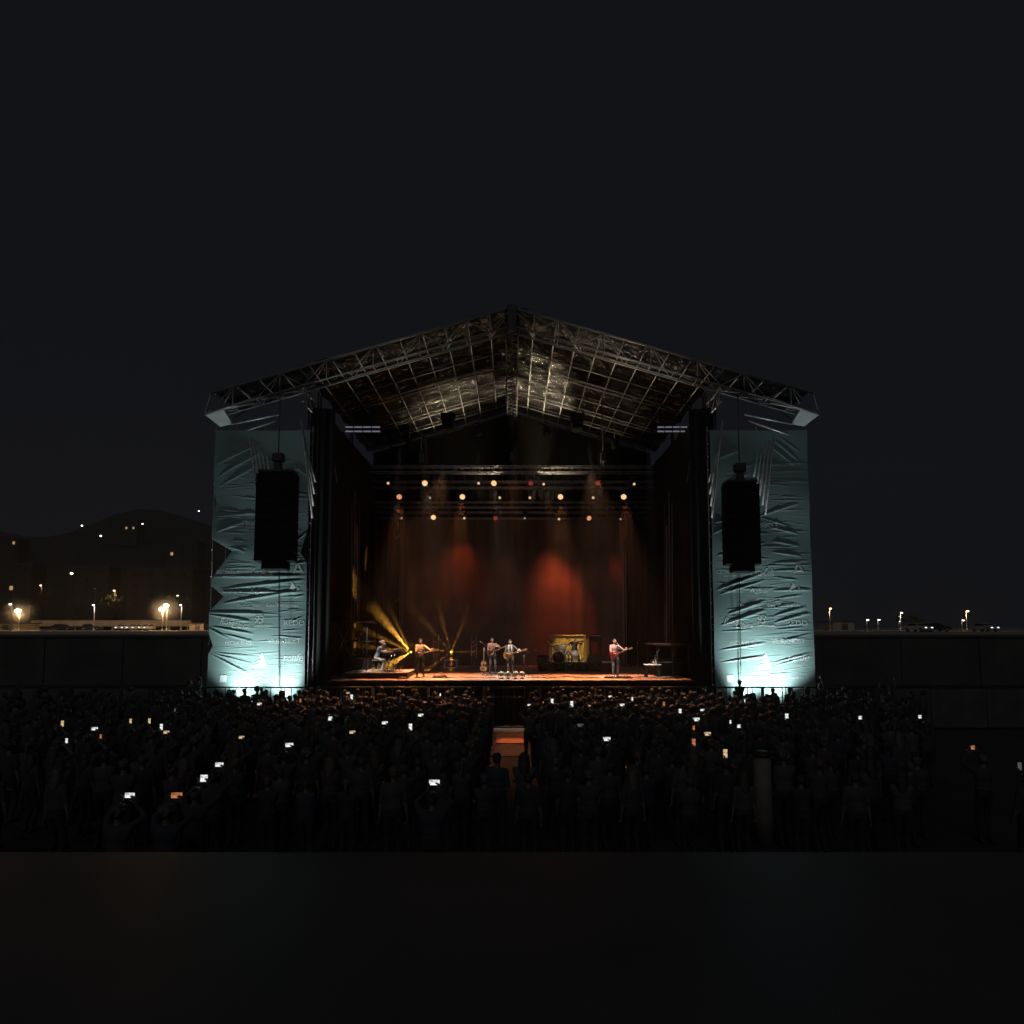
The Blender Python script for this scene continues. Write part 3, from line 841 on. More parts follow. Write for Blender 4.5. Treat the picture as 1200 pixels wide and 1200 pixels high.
    logo([[(0, 4), (5, -6), (9, 1), (6, 4)], [(10, 4), (11, -1), (14, 4)]], 88, 688)
    word('Fundacio', 30, 709.5, 24, 3.2); word('Les Persones', 63, 709, 38, 4.2)
    word('Rosa', 10, 728, 17, 8, .4); word('Clara', 24, 733, 20, 6, .4)
    word('93', 50, 726, 10, 9, .3); word('barcelona', 50, 733, 20, 2.5)
    word('REDD', 84, 730, 24, 6)
    word('FECSA ENEL', 17, 753, 31, 4.5); word('VIURAHOST', 66, 751, 38, 6)
    logo([[(6, 9), (8, -8), (14, 9)], [(0, 9), (2, 6), (5, 6), (5, 9)], [(2, 4), (4, 1), (6, 1), (5.5, 4)], [(4, -1), (6, -5), (6.6, -5), (6.2, -1)]], 51, 772)
    word('mediterrani', 44, 780, 20, 2.4); word('renfe', 84, 770, 24, 9, .35); word('rodalies', 88, 778, 18, 2.4)
    logo([[(0, 4), (0, -4), (8, -4), (8, 4)]], 12, 795)
    word('iCat', 50, 796.5, 18, 7); word('radio', 84, 794, 18, 3)
    # centre rope in front of the cloth
    rx = (327 if s < 0 else 866)
    m = MB(); m.tube(at(rx, 668, 31.7) - O, at(rx + (0 if s < 0 else 3), 832, 31.7) - O, .022, M['black'], 5); m.build('rope', t)
    return t, x0, x1, z1
banner_tower('left'); banner_tower('right')

def flood(px, label, Yf, power, tilt_z, tgt_px):
    p = at(px, 830, Yf)
    t = thing('floodlight', label, 'floodlight', (p.x, Yf, 0.0), 0, 'floodlights at the feet of the banner towers')
    Rm = Matrix.Rotation(R(-42), 3, 'X')
    m = MB(); m.box((0, 0, .3), (.5, .26, .36), M['black'], Rm, .03); m.build('housing', t)
    m = MB(); m.box(Vector((0, 0, .3)) + Rm @ Vector((0, .15, 0)), (.42, .02, .28), M['flood'], Rm); m.build('lens', t)
    m = MB(); m.tube((-.3, 0, .3), (-.3, 0, .02), .02, M['black']); m.tube((.3, 0, .3), (.3, 0, .02), .02, M['black']); m.box((0, 0, .025), (.66, .2, .03), M['black']); m.build('yoke', t)
    o_ = 1 if px > 600 else -1
    q0 = Vector((p.x, Yf + .25, .5))
    spot('flood_beam', q0, q0 + Vector((o_ * .14, .17, 1)), power * .46, (.84, 1.0, .965), 84, .75, .12)
    spot('flood_beam', q0, (p.x, 31.9, 2.1), power * .46, (.84, 1.0, .97), 66, 1.0, .15)
for px, lab, tp in ((277, 'floodlight on the ground under the outer half of the left banner', 285), (322, 'floodlight on the ground under the inner half of the left banner', 318),
                    (884, 'floodlight on the ground under the inner half of the right banner', 880), (920, 'floodlight on the ground under the outer half of the right banner', 915)):
    flood(px, lab, 30.68, 2300, 8.0, tp)

# line arrays
def line_array(px0, px1, py0, py1, label):
    Y = 30.75
    a, b = at(px0, py0, Y), at(px1, py1, Y)
    cx, w, h = (a.x + b.x) / 2, b.x - a.x, a.z - b.z
    t = thing('line_array', label, 'loudspeaker array', (cx, Y, b.z))
    n = 12
    SPK = M['speaker_black']
    for k in range(n):
        z = h - (k + .5) * h / n; ang = R(-.4 - .022 * k * k); yy = 0.0
        ww = w if k < n - 1 else w * .62
        m = MB(); Rm = Matrix.Rotation(ang, 3, 'X')
        m.box((0, yy, z), (ww, .62, h / n - .012), SPK, Rm, .02)
        c = m.build('cabinet', t)
        m = MB(); m.box(Vector((0, yy, z)) + Rm @ Vector((0, -.315, 0)), (ww - .1, .02, h / n - .05), SPK, Rm); m.build('grille', c)
    m = MB(); m.box((0, 0, h + .1), (w * .9, .75, .12), M['black'], bev=.02); m.box((0, 0, h + .35), (.3, .3, .35), M['black'], bev=.03)
    m.box((0, 0, h + .75), (.5, .35, .4), M['black'], bev=.05)
    for sx in (-.3, .3): m.tube((sx, 0, h + .1), (0, 0, h + .6), .02, M['darkalu'])
    m.build('flying_frame', t)
    m = MB(); m.tube((0, 0, h + .9), (0, 0, rz_(cx) - .9 - b.z), .025, M['darkalu']); m.build('chain', t)
line_array(303, 346, 556, 668, 'black line array hanging in front of the left banner')
line_array(847, 890, 568, 671, 'black line array hanging in front of the right banner')

# ------------------------------------------------------------------ stage
SF, SB, SZ = 32.0, 45.6, 2.0
st = thing('stage', 'wide raised concert stage with plywood deck and black skirt', 'stage', (0, SF, 0))
m = MB(); m.box((0, (SB - SF) / 2, SZ - .06), (16.4, SB - SF, .12), M['wood'], bev=.01); m.build('deck', st)
m = MB()
n = 160
for k in range(n):
    xa, xb = -8.6 + 17.2 * k / n, -8.6 + 17.2 * (k + 1) / n
    ya, yb = .06 + .04 * math.sin(k * 1.3), .06 + .04 * math.sin((k + 1) * 1.3)
    m.add([(xa, ya, .02), (xb, yb, .02), (xb, yb, SZ - .13), (xa, ya, SZ - .13)], [(0, 1, 2, 3)], M['drape'], True)
m.build('skirt', st)
m = MB(); m.box((0, -.02, SZ - .05), (16.6, .06, .1), M['black'], bev=.01); m.build('edge_trim', st)
for (pa, pb, zz) in ((553, 614, 806), (678, 690, 805.5), (706, 722, 806), (722, 745, 807)):
    a, b = at(pa, zz, SF - .15), at(pb, zz, SF - .15)
    m = MB(); m.box(((a.x + b.x) / 2, -.15, a.z), (b.x - a.x, .1, .07), M['red_tint'], bev=.01); m.build('ledge', st)  # strips tinted red in place of the red light they catch
m = MB(); m.box((0, .6, 1.2), (1.5, .1, 2.2), M['drape']); 

def sub(x, label):
    t = thing('subwoofer', label, 'loudspeaker', (x, SF - .75, 0), 0, 'subwoofers along the foot of the stage')
    m = MB(); m.box((0, 0, .55), (1.15, .8, 1.1), M['black'], bev=.03); m.build('cabinet', t)
    m = MB(); m.box((0, -.41, .55), (1.0, .03, .95), M['screen_off']); m.build('grille', t)
    for sx in (-.585, .585):
        m = MB(); m.box((sx, 0, .8), (.03, .22, .08), M['darkalu'], bev=.01); m.build('handle', t)
ordw = ['outermost', 'second', 'third', 'innermost']
for s, nm in ((-1, 'left'), (1, 'right')):
    for k, x in enumerate((7.2, 5.4, 3.6, 1.9)):
        sub(s * x, f'black subwoofer, {ordw[k]} of the four left of the aisle' if s < 0 else f'black subwoofer, {ordw[k]} of the four right of the aisle')

# drapes
def drape(name, p, q, z0, z1, mat, label, amp=.09, per=.42, cat='drape'):
    p, q = Vector(p + (0,)), Vector(q + (0,)); L = (q - p).length; d = (q - p) / L; nrm = Vector((-d.y, d.x, 0))
    n = max(20, int(L / per * 8)); c = (p + q) / 2
    vs = []
    for z in (z0, z0 + (z1 - z0) * .5, z1):
        for k in range(n + 1):
            tt = k / n * L
            o = amp * math.sin(tt / per * 2 * math.pi + .8 * math.sin(tt * 1.7)) + .3 * amp * math.sin(tt * 5.3)
            P = p + d * tt + nrm * o; vs.append((P.x - c.x, P.y - c.y, z - z0))
    m = MB(); m.add(vs, [(j * (n + 1) + i, j * (n + 1) + i + 1, (j + 1) * (n + 1) + i + 1, (j + 1) * (n + 1) + i) for j in range(2) for i in range(n)], mat, True)
    o = m.build(name); o.location = (c.x, c.y, z0)
    return tag(o, label, cat)
drape('backdrop', (-7.05, 43.9), (7.05, 43.9), 2.02, 11.3, M['backdrop'], 'brown backdrop cloth glowing red in patches at the back of the stage', .05, .9, 'backdrop')
drape('rear_drape', (-9.1, 45.2), (9.1, 45.2), 2.02, rz_(9.2) - .9, M['drape'], 'black drape closing the rear of the stage behind the backdrop')
m = MB(); zb = rz_(9.2) - .9; n_ = 60; vs = []
for k in range(n_ + 1):
    x = -9.2 + 18.4 * k / n_; yo = .06 * math.sin(k * 1.1)
    vs += [(x, yo, 0), (x, yo, rz_(x) - .05 - zb)]
m.add(vs, [(2 * k, 2 * k + 2, 2 * k + 3, 2 * k + 1) for k in range(n_)], M['drape'], True)
o = m.build('gable_cloth', None, (0, 45.9, zb)); tag(o, 'black triangular cloth filling the rear gable under the roof', 'drape')
for s, nm in ((-1, 'left'), (1, 'right')):
    drape('side_drape', (s * 8.75, 33.2), (s * 8.75, 44.9), 2.02, rz_(9.2) - 1.7, M['drape'], f'tall black side drape along the {nm} wing of the stage')
    drape('wing_drape', (s * 8.3, 32.3), (s * 9.35, 32.1), .1, rz_(9.2) - 1.4, M['drape'], f'narrow black drape between the {nm} banner tower and the stage opening')
    drape('masking_drape', (s * 7.2, 43.2), (s * 8.65, 43.0), 2.02, 11.6, M['drape'], f'black drape leg beside the {nm} edge of the backdrop')
for s, px, nm in ((-1, 470, 'left'), (1, 732, 'right')):
    p = at(px, 760, 43.4)
    t = thing('backdrop_pole', f'thin lattice pole at the {nm} edge of the backdrop', 'pole', (p.x, 43.4, 2.0))
    m = MB()
    for (dx, dy) in ((-.1, -.1), (.1, -.1), (0, .1)): m.tube((dx, dy, 0.02), (dx, dy, 9.4), .022, M['alu'], 5)
    for k in range(31):
        m.tube((-.1, -.1, k * .3), (.1, -.1, k * .3 + .3), .012, M['alu'], 4)
    m.box((0, 0, .015), (.5, .5, .03), M['black']); m.build('lattice', t)
    if s < 0:
        for (x0, y0, x1, y1) in ((440, 660, 469, 626), (443, 726, 469, 700)):
            m = MB(); A = Vector((p.x, 43.4, 2)); m.tube(at(x1, y1, 43.3) - A, at(x0, y0, 43.2) - A, .014, M['alu'], 5); m.build('stay', t)

# side scaffolding inside the wings
def wing_scaffold(s, nm):
    x = s * 7.75
    t = thing('wing_scaffold', f'dark scaffold bay with crates and braces in the {nm} wing', 'scaffold', (x, 35.2, 2.0))
    m = MB(); H = 2.6 if s < 0 else 1.5
    T_ = M['black']
    for dx in (-.75, 0, .75):
        for dy in (-1.2, 1.2): m.tube((dx, dy, 0), (dx, dy, H), .03, T_, 6)
    for z in (.9, 1.7, H) if s < 0 else (.7, H):
        for dy in (-1.2, 1.2): m.tube((-.75, dy, z), (.75, dy, z), .025, T_, 5)
    if s < 0:
        for dx in (-.75, 0): m.tube((dx, -1.22, .9), (dx + .75, -1.22, H), .022, M['darkalu'], 5); m.tube((dx + .75, -1.22, .9), (dx, -1.22, H), .022, M['darkalu'], 5)
    for dx in (-.75, 0, .75): m.tube((dx, -1.2, H * .65), (dx, 1.2, H * .65), .025, T_, 5)
    m.build('frame', t)
    m = MB(); m.box((0, 0, H + .05), (1.7, 2.6, .06), M['black']); m.build('platform', t)
    m = MB(); m.box((0, .3, .45), (1.2, 1.0, .86), M['black'], bev=.02); m.build('crate', t)
    for k, hh in enumerate((8.5, 7.4, 8.0, 9.4, 6.8, 9.0)):
        m = MB(); m.tube((s * (-.35 + .2 * k), -1.1 + k * .55, H), (s * (-.25 + .2 * k), -1.1 + k * .55, hh), .02, M['alu' if k % 2 else 'darkalu'], 5); m.build('pipe', t)
wing_scaffold(-1, 'left'); wing_scaffold(1, 'right')
# ceiling led bars
for (x0, x1, nm) in ((404, 446, 'left'), (770, 806, 'right')):
    for (y0, which) in ((500.5, 'upper'), (505.5, 'lower')):
        a, b = at(x0, y0, 34.5), at(x1, y0, 34.5)
        t = thing('light_bar', f'{which} bluish led bar of the pair under the {nm} slope of the roof', 'led bar', ((a.x + b.x) / 2, 34.5, a.z), 0, 'led bars under the roof')
        m = MB(); m.box((0, .06, .0), (b.x - a.x, .1, .13), M['black'], bev=.01); m.build('housing', t)
        for k in range(4):
            w = (b.x - a.x) / 4
            m = MB(); m.box((-(b.x - a.x) / 2 + (k + .5) * w, -.0, -.0), (w - .06, .03, .07), M['led']); m.build('strip', t)
        m = MB()
        for sx in (-.7, .7): m.tube((sx, .06, .05), (sx, .06, 1.8), .012, M['darkalu'])
        m.build('hanger', t)

# lighting trusses
def box_truss(Y, z, x0, x1, label, h=.42, d=.42):
    t = thing('lighting_truss', label, 'truss', ((x0 + x1) / 2, Y, z), 0, 'lighting trusses across the stage')
    L = x1 - x0; m = MB()
    for dz in (0, h):
        for dy in (0, d): m.tube((-L / 2, dy, dz), (L / 2, dy, dz), .03, M['alu'], 6)
    m.build('chord', t)
    m = MB(); k = 0; n = int(L / .5)
    for k in range(n):
        xa = -L / 2 + k * L / n; xb = xa + L / n
        za, zb = (0, h) if k % 2 else (h, 0)
        m.tube((xa, 0, za), (xb, 0, zb), .014, M['darkalu'], 4); m.tube((xa, d, zb), (xb, d, za), .014, M['darkalu'], 4)
        m.tube((xa, 0, 0), (xb if k % 2 else xa, d, 0), .012, M['darkalu'], 4)
    m.build('lacing', t)
    for sx in (-.32, .0, .32):
        m = MB(); m.tube((sx * L, d / 2, h), (sx * L, d / 2, rz_(sx * L) - z - .9), .018, M['darkalu'], 5)
        m.box((sx * L, d / 2, h + .5), (.3, .25, .5), M['black'], bev=.05); m.build('hoist', t)
TR = []
for (Y, yb, yt, x0, x1, lab) in ((35.0, 553, 546, 432, 768, 'front lighting truss, highest of the stage trusses'),
                             (37.0, 571, 564, 436, 766, 'second lighting truss carrying the upper rows of lamps'),
                             (39.5, 594, 588, 436, 764, 'third lighting truss carrying no big lamps'),
                             (41.5, 607, 600, 440, 760, 'rearmost lighting truss carrying the lowest row of lamps')):
    a, b = at(x0, yb, Y), at(x1, yt, Y)
    box_truss(Y, a.z, a.x, b.x, lab, max(.28, b.z - a.z))

fix_src = {}
def fixture(kind, px, py, Y, label):
    """moving head lamp hanging under a truss, lens towards the hall"""
    lens, r = {'big': ('lens_warm', .155), 'orange': ('lens_orange', .15), 'red': ('lens_red', .13), 'small': ('lens_small', .075), 'dim': ('lens_dim', .06)}[kind]
    p = at(px, py, Y)
    if kind in fix_src:
        t = copy_tree(fix_src[kind]); t.location = p; t.rotation_euler.z = random.uniform(-.3, .3); t['label'] = label; return t
    t = thing('stage_light', label, 'stage light', p, 0, 'stage lights hanging from the trusses')
    Rm = Matrix.Rotation(R(25), 3, 'X')
    a = Rm @ Vector((0, -1, 0))
    q = max(r, .1)
    m = MB(); m.lathe([(q * .5, -.32), (q * .85, -.3), (q * 1.0, -.18), (q * 1.12, .0), (q * 1.12, .05), (r * 1.02, .05)], M['black'], (0, 0, 0), 16, a); m.build('housing', t)
    m = MB(); m.lathe([(r, .03), (r * .96, .055), (r * .6, .075), (r * .1, .085)], M[lens], (0, 0, 0), 18, a); m.build('lens', t)
    m = MB()
    for sx in (-1, 1): m.tube((sx * (q * 1.2), .1, -.02), (sx * q * 1.2, .12, .3), .022, M['black'])
    m.box((0, .12, .34), (q * 2.6, .2, .12), M['black'], bev=.02); m.tube((0, .12, .38), (0, .12, .48), .03, M['darkalu']); m.build('yoke', t)
    fix_src[kind] = t
    return t
rows = [('upper row', 37.0, [(455, 566, 'small'), (498, 566, 'big'), (561, 566, 'small'), (579, 566, 'big'), (622, 566, 'red'), (637, 567, 'small'), (701, 566, 'red'), (743, 567, 'small')]),
        ('middle row', 38.2, [(468, 582, 'orange'), (504, 583, 'dim'), (542, 582, 'big'), (586, 583, 'small'), (621, 583, 'small'), (657, 582, 'big'), (695, 583, 'small'), (731, 582, 'big')]),
        ('lowest row', 41.4, [(471, 607, 'dim'), (508, 606, 'big'), (544, 607, 'small'), (581, 607, 'red'), (615, 607, 'dim'), (655, 608, 'small'), (690, 607, 'orange'), (727, 608, 'dim')])]
desc = {'big': 'large glowing warm white stage light', 'orange': 'large glowing orange stage light', 'red': 'dim red stage light', 'small': 'small bright yellow white stage light', 'dim': 'small faint white stage light'}
nth = ['leftmost', 'second from left', 'third from left', 'fourth from left', 'fifth from left', 'sixth from left', 'seventh from left', 'rightmost']
for (nm, Y, L) in rows:
    for k, (px, py, kd) in enumerate(L):
        fixture(kd, px, py, Y, f'{desc[kd]}, {nth[k]} in the {nm} above the stage')
# dark unlit moving heads and hoists up at the roof line
for k, (px, py, kd) in enumerate([(525, 488, 0), (676, 488, 0), (560, 505, 1), (640, 505, 1), (600, 512, 1), (480, 520, 1), (720, 520, 1)]):
    p = at(px, py, 36.0)
    lab = ['dark cluster of unlit loudspeakers hanging left of the ridge', 'dark cluster of unlit loudspeakers hanging right of the ridge', 'dark chain hoist left of the stage middle below the roof',
           'dark chain hoist right of the stage middle below the roof', 'dark chain hoist exactly under the ridge', 'dark chain hoist furthest left below the roof', 'dark chain hoist furthest right below the roof'][k]
    t = thing('hanging_speaker' if kd == 0 else 'chain_hoist', lab, 'loudspeaker' if kd == 0 else 'hoist', p)
    m = MB()
    if kd == 0:
        for j in range(3): m.box((0, 0, -.3 * j), (.75 - .12 * j, .5, .28), M['speaker_black'], Matrix.Rotation(R(-6 * j), 3, 'X'), .02)
    else:
        m.lathe([(.06, -.3), (.16, -.24), (.17, .12), (.08, .24)], M['speaker_black'], n=12); m.box((.16, 0, -.05), (.2, .16, .24), M['speaker_black'], bev=.02)
    m.build('body', t)
    m = MB(); m.tube((0, 0, .2), (0, 0, rz_(p.x) - .9 - p.z), .018, M['darkalu']); m.build('chain', t)

# ------------------------------------------------------------------ lights of the show
OR, AM, WW, RD = (1.0, .34, .12), (1.0, .55, .27), (1.0, .78, .6), (1.0, .12, .05)
fl = lambda px, Y: at(px, 735, Y).x
for (px, py, Y, tx, tY, P, col, cone) in [
    (468, 582, 38.2, 470, 33.2, 2600, OR, 34), (542, 582, 38.2, 520, 34.5, 3200, OR, 34), (657, 582, 38.2, 660, 33.6, 3000, OR, 34), (731, 582, 38.2, 745, 33.8, 2300, OR, 32),
    (498, 566, 37, 540, 33.2, 1400, WW, 26), (579, 566, 37, 602, 33.2, 1800, WW, 22), (637, 567, 37, 690, 33.0, 1300, AM, 26)]:
    p = at(px, py, Y); spot('wash_beam', p + Vector((0, -.25, -.1)), (fl(tx, tY), tY, 2.0), P * 3.6, col, cone, .8, .12)
# front light from the first truss on to the band
for (px, tx, tY, P, col, cone) in [(470, 446, 34.5, 1300, (1, .92, .85), 12), (500, 493, 34, 1700, (1, .55, .3), 12), (560, 577, 36, 1000, (1, .8, .65), 12),
                             (605, 600, 34.4, 1500, (1, .9, .8), 12), (690, 720, 34, 1900, (1, .7, .62), 12), (660, 673, 40.5, 650, (1, .85, .7), 11), (760, 765, 34, 900, (1, .9, .85), 12)]:
    p = at(px, 520, 31.4); spot('front_beam', p, (fl(tx, tY), tY, 3.0), P * 6.5, col, cone, .8, .1)
# red on the backdrop
for (px, tx, ty, P, col, cone) in [(548, 540, 660, 150, (1, .09, .03), 52), (534, 531, 700, 60, (1, .12, .04), 74), (558, 550, 722, 60, (1, .13, .05), 64), (650, 655, 710, 900, (1, .12, .035), 48), (664, 668, 725, 650, (1, .06, .025), 40), (642, 648, 700, 420, (1, .13, .04), 60),
                              (640, 652, 745, 600, (1, .18, .06), 40), (715, 722, 668, 240, (1, .06, .03), 20), (590, 590, 730, 260, (1, .3, .14), 60), (505, 500, 690, 160, (1, .32, .16), 50), (690, 700, 720, 200, (1, .25, .1), 50)]:
    p = at(px, 616, 42.25); spot('backdrop_beam', p, at(tx, ty, 43.9), P * .42 * (2.6 if col[1] < .14 else .9), col, cone, 1.0, .25)
# light thrown up into the roof
for (px, Y, tx, ty, tY, P, cone) in [(624, 43.2, 628, 452, 41.5, 3400, 46), (634, 43.2, 632, 420, 37.5, 2200, 30), (520, 43.2, 520, 475, 42, 600, 60), (565, 43.2, 545, 470, 41, 700, 50), (560, 39, 510, 465, 40, 380, 60), (690, 39, 700, 460, 41, 300, 70), (640, 35.2, 720, 430, 33, 420, 90), (580, 35.2, 500, 420, 33, 160, 90)]:
    p = at(px, 590, Y); spot('roof_beam', p, at(tx, ty, tY), P * 2.3, (1, .80, .52), cone, .8, .15)

# beam lamps on the cases: fans of yellow light in the smoke
def star(px, py, Y, beams, label, case_h, dim=1.0):
    p = at(px, py, Y)
    t = thing('beam_light', label, 'stage light', (p.x, Y, SZ + case_h))
    h = p.z - SZ - case_h
    m = MB(); m.box((0, 0, .07), (.34, .3, .13), M['black'], bev=.03); m.build('base', t)
    m = MB()
    for sx in (-.19, .19): m.box((sx, 0, h * .6), (.05, .12, h * .95), M['black'], bev=.01)
    m.build('yoke', t)
    m = MB(); m.ell((0, .03, h), (.16, .2, .17), M['black'], 14); m.build('head', t)
    m = MB(); m.lathe([(.055, 0), (.05, .03), (.02, .045)], M['lens_star'], (0, -.15, h), 16, (0, -1, 0), True); m.build('lens', t)
    for (tx, ty, tY, P, cone) in beams:
        q = at(tx, ty, tY); d = (q - p).normalized()
        spot('star_beam', p + Vector((0, -.22, 0)) + d * .05, q, (P * .75 + 200) * 9 * dim, (1.0, .43, .05), cone, .35, .02)
    return p
BEAMS = 1.0
star(482, 764, 39.6, [(454, 730, 39.0, 900, 11), (463, 743, 39.2, 1100, 13), (440, 744, 39.0, 420, 8), (448, 760, 39.2, 420, 8), (465, 774, 39.3, 800, 22), (470, 741, 39.8, 500, 7)],
     'beam light throwing a fan of yellow rays beside the guitarist in apricot shirt', .62)
star(529, 764, 40.0, [(522, 740, 39.6, 420, 8), (534, 751, 39.7, 260, 9), (511, 745, 39.6, 220, 7), (516, 762, 39.6, 260, 8), (518, 772, 39.7, 300, 9), (507, 737, 39.6, 150, 5), (537, 764, 39.7, 120, 8), (529, 774, 39.7, 500, 22)],
     'beam light throwing short yellow rays above the white edged flight case', .55, .42)
# yellow wash on the wooden panel behind the drums
p = at(690, 604, 40.0); spot('panel_beam', p, at(668, 765, 42.2), 6000, (1.0, .66, .16), 17, .7, .1)

# smoke over the stage
m = MB(); m.box((0, 0, 0), (16.9, 10.4, 9.4), M['drape'])
sm = m.build('smoke', None, (0, 38.3, 2.05 + 4.7))
vm = bpy.data.materials.new('stage_smoke'); vm.use_nodes = True
nn = vm.node_tree.nodes; nn.remove(nn['Principled BSDF'])
pv = nn.new('ShaderNodeVolumePrincipled')
pv.inputs['Color'].default_value = (.9, .9, .9, 1); pv.inputs['Density'].default_value = 0.00035; pv.inputs['Anisotropy'].default_value = 0.2
vm.node_tree.links.new(pv.outputs['Volume'], nn['Material Output'].inputs['Volume'])
sm.data.materials.clear(); sm.data.materials.append(vm)
sm['kind'] = 'stuff'
S.cycles.volume_step_rate = 2.0

# a denser puff of smoke round the two beam lamps
m = MB(); m.ell((0, 0, 0), (4.4, 2.3, 3.2), M['drape'], 24)
c0 = at(492, 757, 39.3); pf = m.build('smoke_puff', None, (c0.x, 39.3, c0.z))
vm = bpy.data.materials.new('smoke_puff'); vm.use_nodes = True
nn = vm.node_tree.nodes; ll = vm.node_tree.links; nn.remove(nn['Principled BSDF'])
pv = nn.new('ShaderNodeVolumePrincipled'); pv.inputs['Color'].default_value = (.9, .9, .9, 1); pv.inputs['Anisotropy'].default_value = .2
tc = nn.new('ShaderNodeTexCoord'); mp = nn.new('ShaderNodeMapping'); mp.inputs['Scale'].default_value = (1 / 4.4, 1 / 2.3, 1 / 3.2)
ln = nn.new('ShaderNodeVectorMath'); ln.operation = 'LENGTH'
mr = nn.new('ShaderNodeMapRange'); mr.inputs['From Min'].default_value, mr.inputs['From Max'].default_value = 1.0, 0.1
mr.inputs['To Min'].default_value, mr.inputs['To Max'].default_value = 0.0, .14
ll.new(tc.outputs['Object'], mp.inputs['Vector']); ll.new(mp.outputs['Vector'], ln.inputs[0]); ll.new(ln.outputs['Value'], mr.inputs['Value'])
ll.new(mr.outputs['Result'], pv.inputs['Density']); ll.new(pv.outputs['Volume'], nn['Material Output'].inputs['Volume'])
pf.data.materials.clear(); pf.data.materials.append(vm); pf['kind'] = 'stuff'
# thin haze box added to lift the blacks and fade the hill
m = MB(); m.box((0, 0, 0), (1640, 620, 140), M['drape'])
hz = m.build('haze', None, (-50, 270, 68))
hm_ = bpy.data.materials.new('fill_haze'); hm_.use_nodes = True
nn = hm_.node_tree.nodes; nn.remove(nn['Principled BSDF'])
pv = nn.new('ShaderNodeVolumePrincipled')
pv.inputs['Color'].default_value = (.95, .95, .95, 1); pv.inputs['Density'].default_value = 0.0006; pv.inputs['Anisotropy'].default_value = 0.3
hm_.node_tree.links.new(pv.outputs['Volume'], nn['Material Output'].inputs['Volume'])
hz.data.materials.clear(); hz.data.materials.append(hm_); hz['kind'] = 'stuff'

# ------------------------------------------------------------------ furniture of the stage
def slab(name, px0, px1, Y0, Y1, h, mt, ms, label, cat='riser'):
    x0, x1 = fl(px0, Y0), fl(px1, Y0)
    t = thing(name, label, cat, ((x0 + x1) / 2, (Y0 + Y1) / 2, SZ))
    m = MB(); m.box((0, 0, h - .02), (x1 - x0, Y1 - Y0, .04), mt, bev=.008); m.build('top', t)
    m = MB(); m.box((0, 0, (h - .045) / 2), (x1 - x0 - .06, Y1 - Y0 - .06, h - .045), ms); m.build('skirt', t)
    return t
KR = .28
slab('keyboard_riser', 405, 478, 33.0, 35.6, KR, M['risertop'], M['riser'], 'low riser with pale top under the keyboard player')
DR = .35
slab('drum_riser', 632, 706, 38.4, 41.6, DR, M['riser'], M['riser'], 'black riser under the drum kit')

def flight_case(px0, px1, Y, h, shell, edge, label, z=SZ):
    x0, x1 = fl(px0, Y), fl(px1, Y); w = x1 - x0
    t = thing('flight_case', label, 'flight case', ((x0 + x1) / 2, Y, z))
    m = MB(); m.box((0, 0, .1 + (h - .1) / 2), (w, .6, h - .1), shell, bev=.01); m.build('body', t)
    m = MB(); e = .035
    for sx in (-1, 1):
        for sy in (-1, 1): m.box((sx * w / 2, sy * .3, .1 + (h - .1) / 2), (e * 2, e * 2, h - .1), edge)
        for zz in (.12, h - .02):
            m.box((0, sx * .3, zz), (w - .08, e * 2, e * 2), edge)
            m.box((sx * w / 2, 0, zz), (e * 2, .53, e * 2), edge)
    m.build('edging', t)
    m = MB(); m.box((0, -.31, h * .55), (.18, .03, .12), edge, bev=.01); m.build('latch', t)
    for sx in (-.4, .4):
        for sy in (-.2, .2):
            m = MB(); m.lathe([(.05, -.02), (.05, .02)], M['rubber'], (sx * w, sy, .05), 10, (1, 0, 0)); m.build('castor', t)
flight_case(522, 536, 40.0, .55, M['red_tint'], M['white'], 'flight case with white edging under the right beam light')
flight_case(475, 489, 39.6, .62, M['red_tint'], M['red_tint'], 'flight case coloured as if red lit behind the guitarist in apricot shirt')
flight_case(420, 433, 38.0, .7, M['black'], M['red_tint'], 'dark flight case with red edging behind the keyboard player')

def truss_tower(px, Y, label):
    p = at(px, 744, Y); h = p.z - SZ; x = p.x
    t = thing('truss_tower', label, 'truss tower', (x, Y, SZ))
    m = MB(); m.box((0, 0, .02), (.6, .6, .04), M['darkalu']); m.build('base_plate', t)
    m = MB()
    for dx in (-.14, .14):
        for dy in (-.14, .14): m.tube((dx, dy, .04), (dx, dy, h), .025, M['alu'], 6)
    for k in range(int(h / .28)):
        for dy in (-.14, .14): m.tube((-.14, dy, .04 + k * .28), (.14, dy, .32 + k * .28), .012, M['alu'], 4)
        for dx in (-.14, .14): m.tube((dx, -.14, .32 + k * .28), (dx, .14, .04 + k * .28), .012, M['alu'], 4)
    m.build('lattice', t)
    m = MB(); m.box((0, 0, h + .02), (.4, .4, .03), M['darkalu']); m.build('top_plate', t)
    spot('tower_beam', (x, Y - .6, SZ + .15), (x, Y, SZ + 2.2), 30, (1, .35, .12), 50, .8, .05)
truss_tower(511, 41.0, 'short orange lit truss tower left of the white edged flight case')
truss_tower(555.5, 41.0, 'short orange lit truss tower behind the acoustic guitar on its stand')

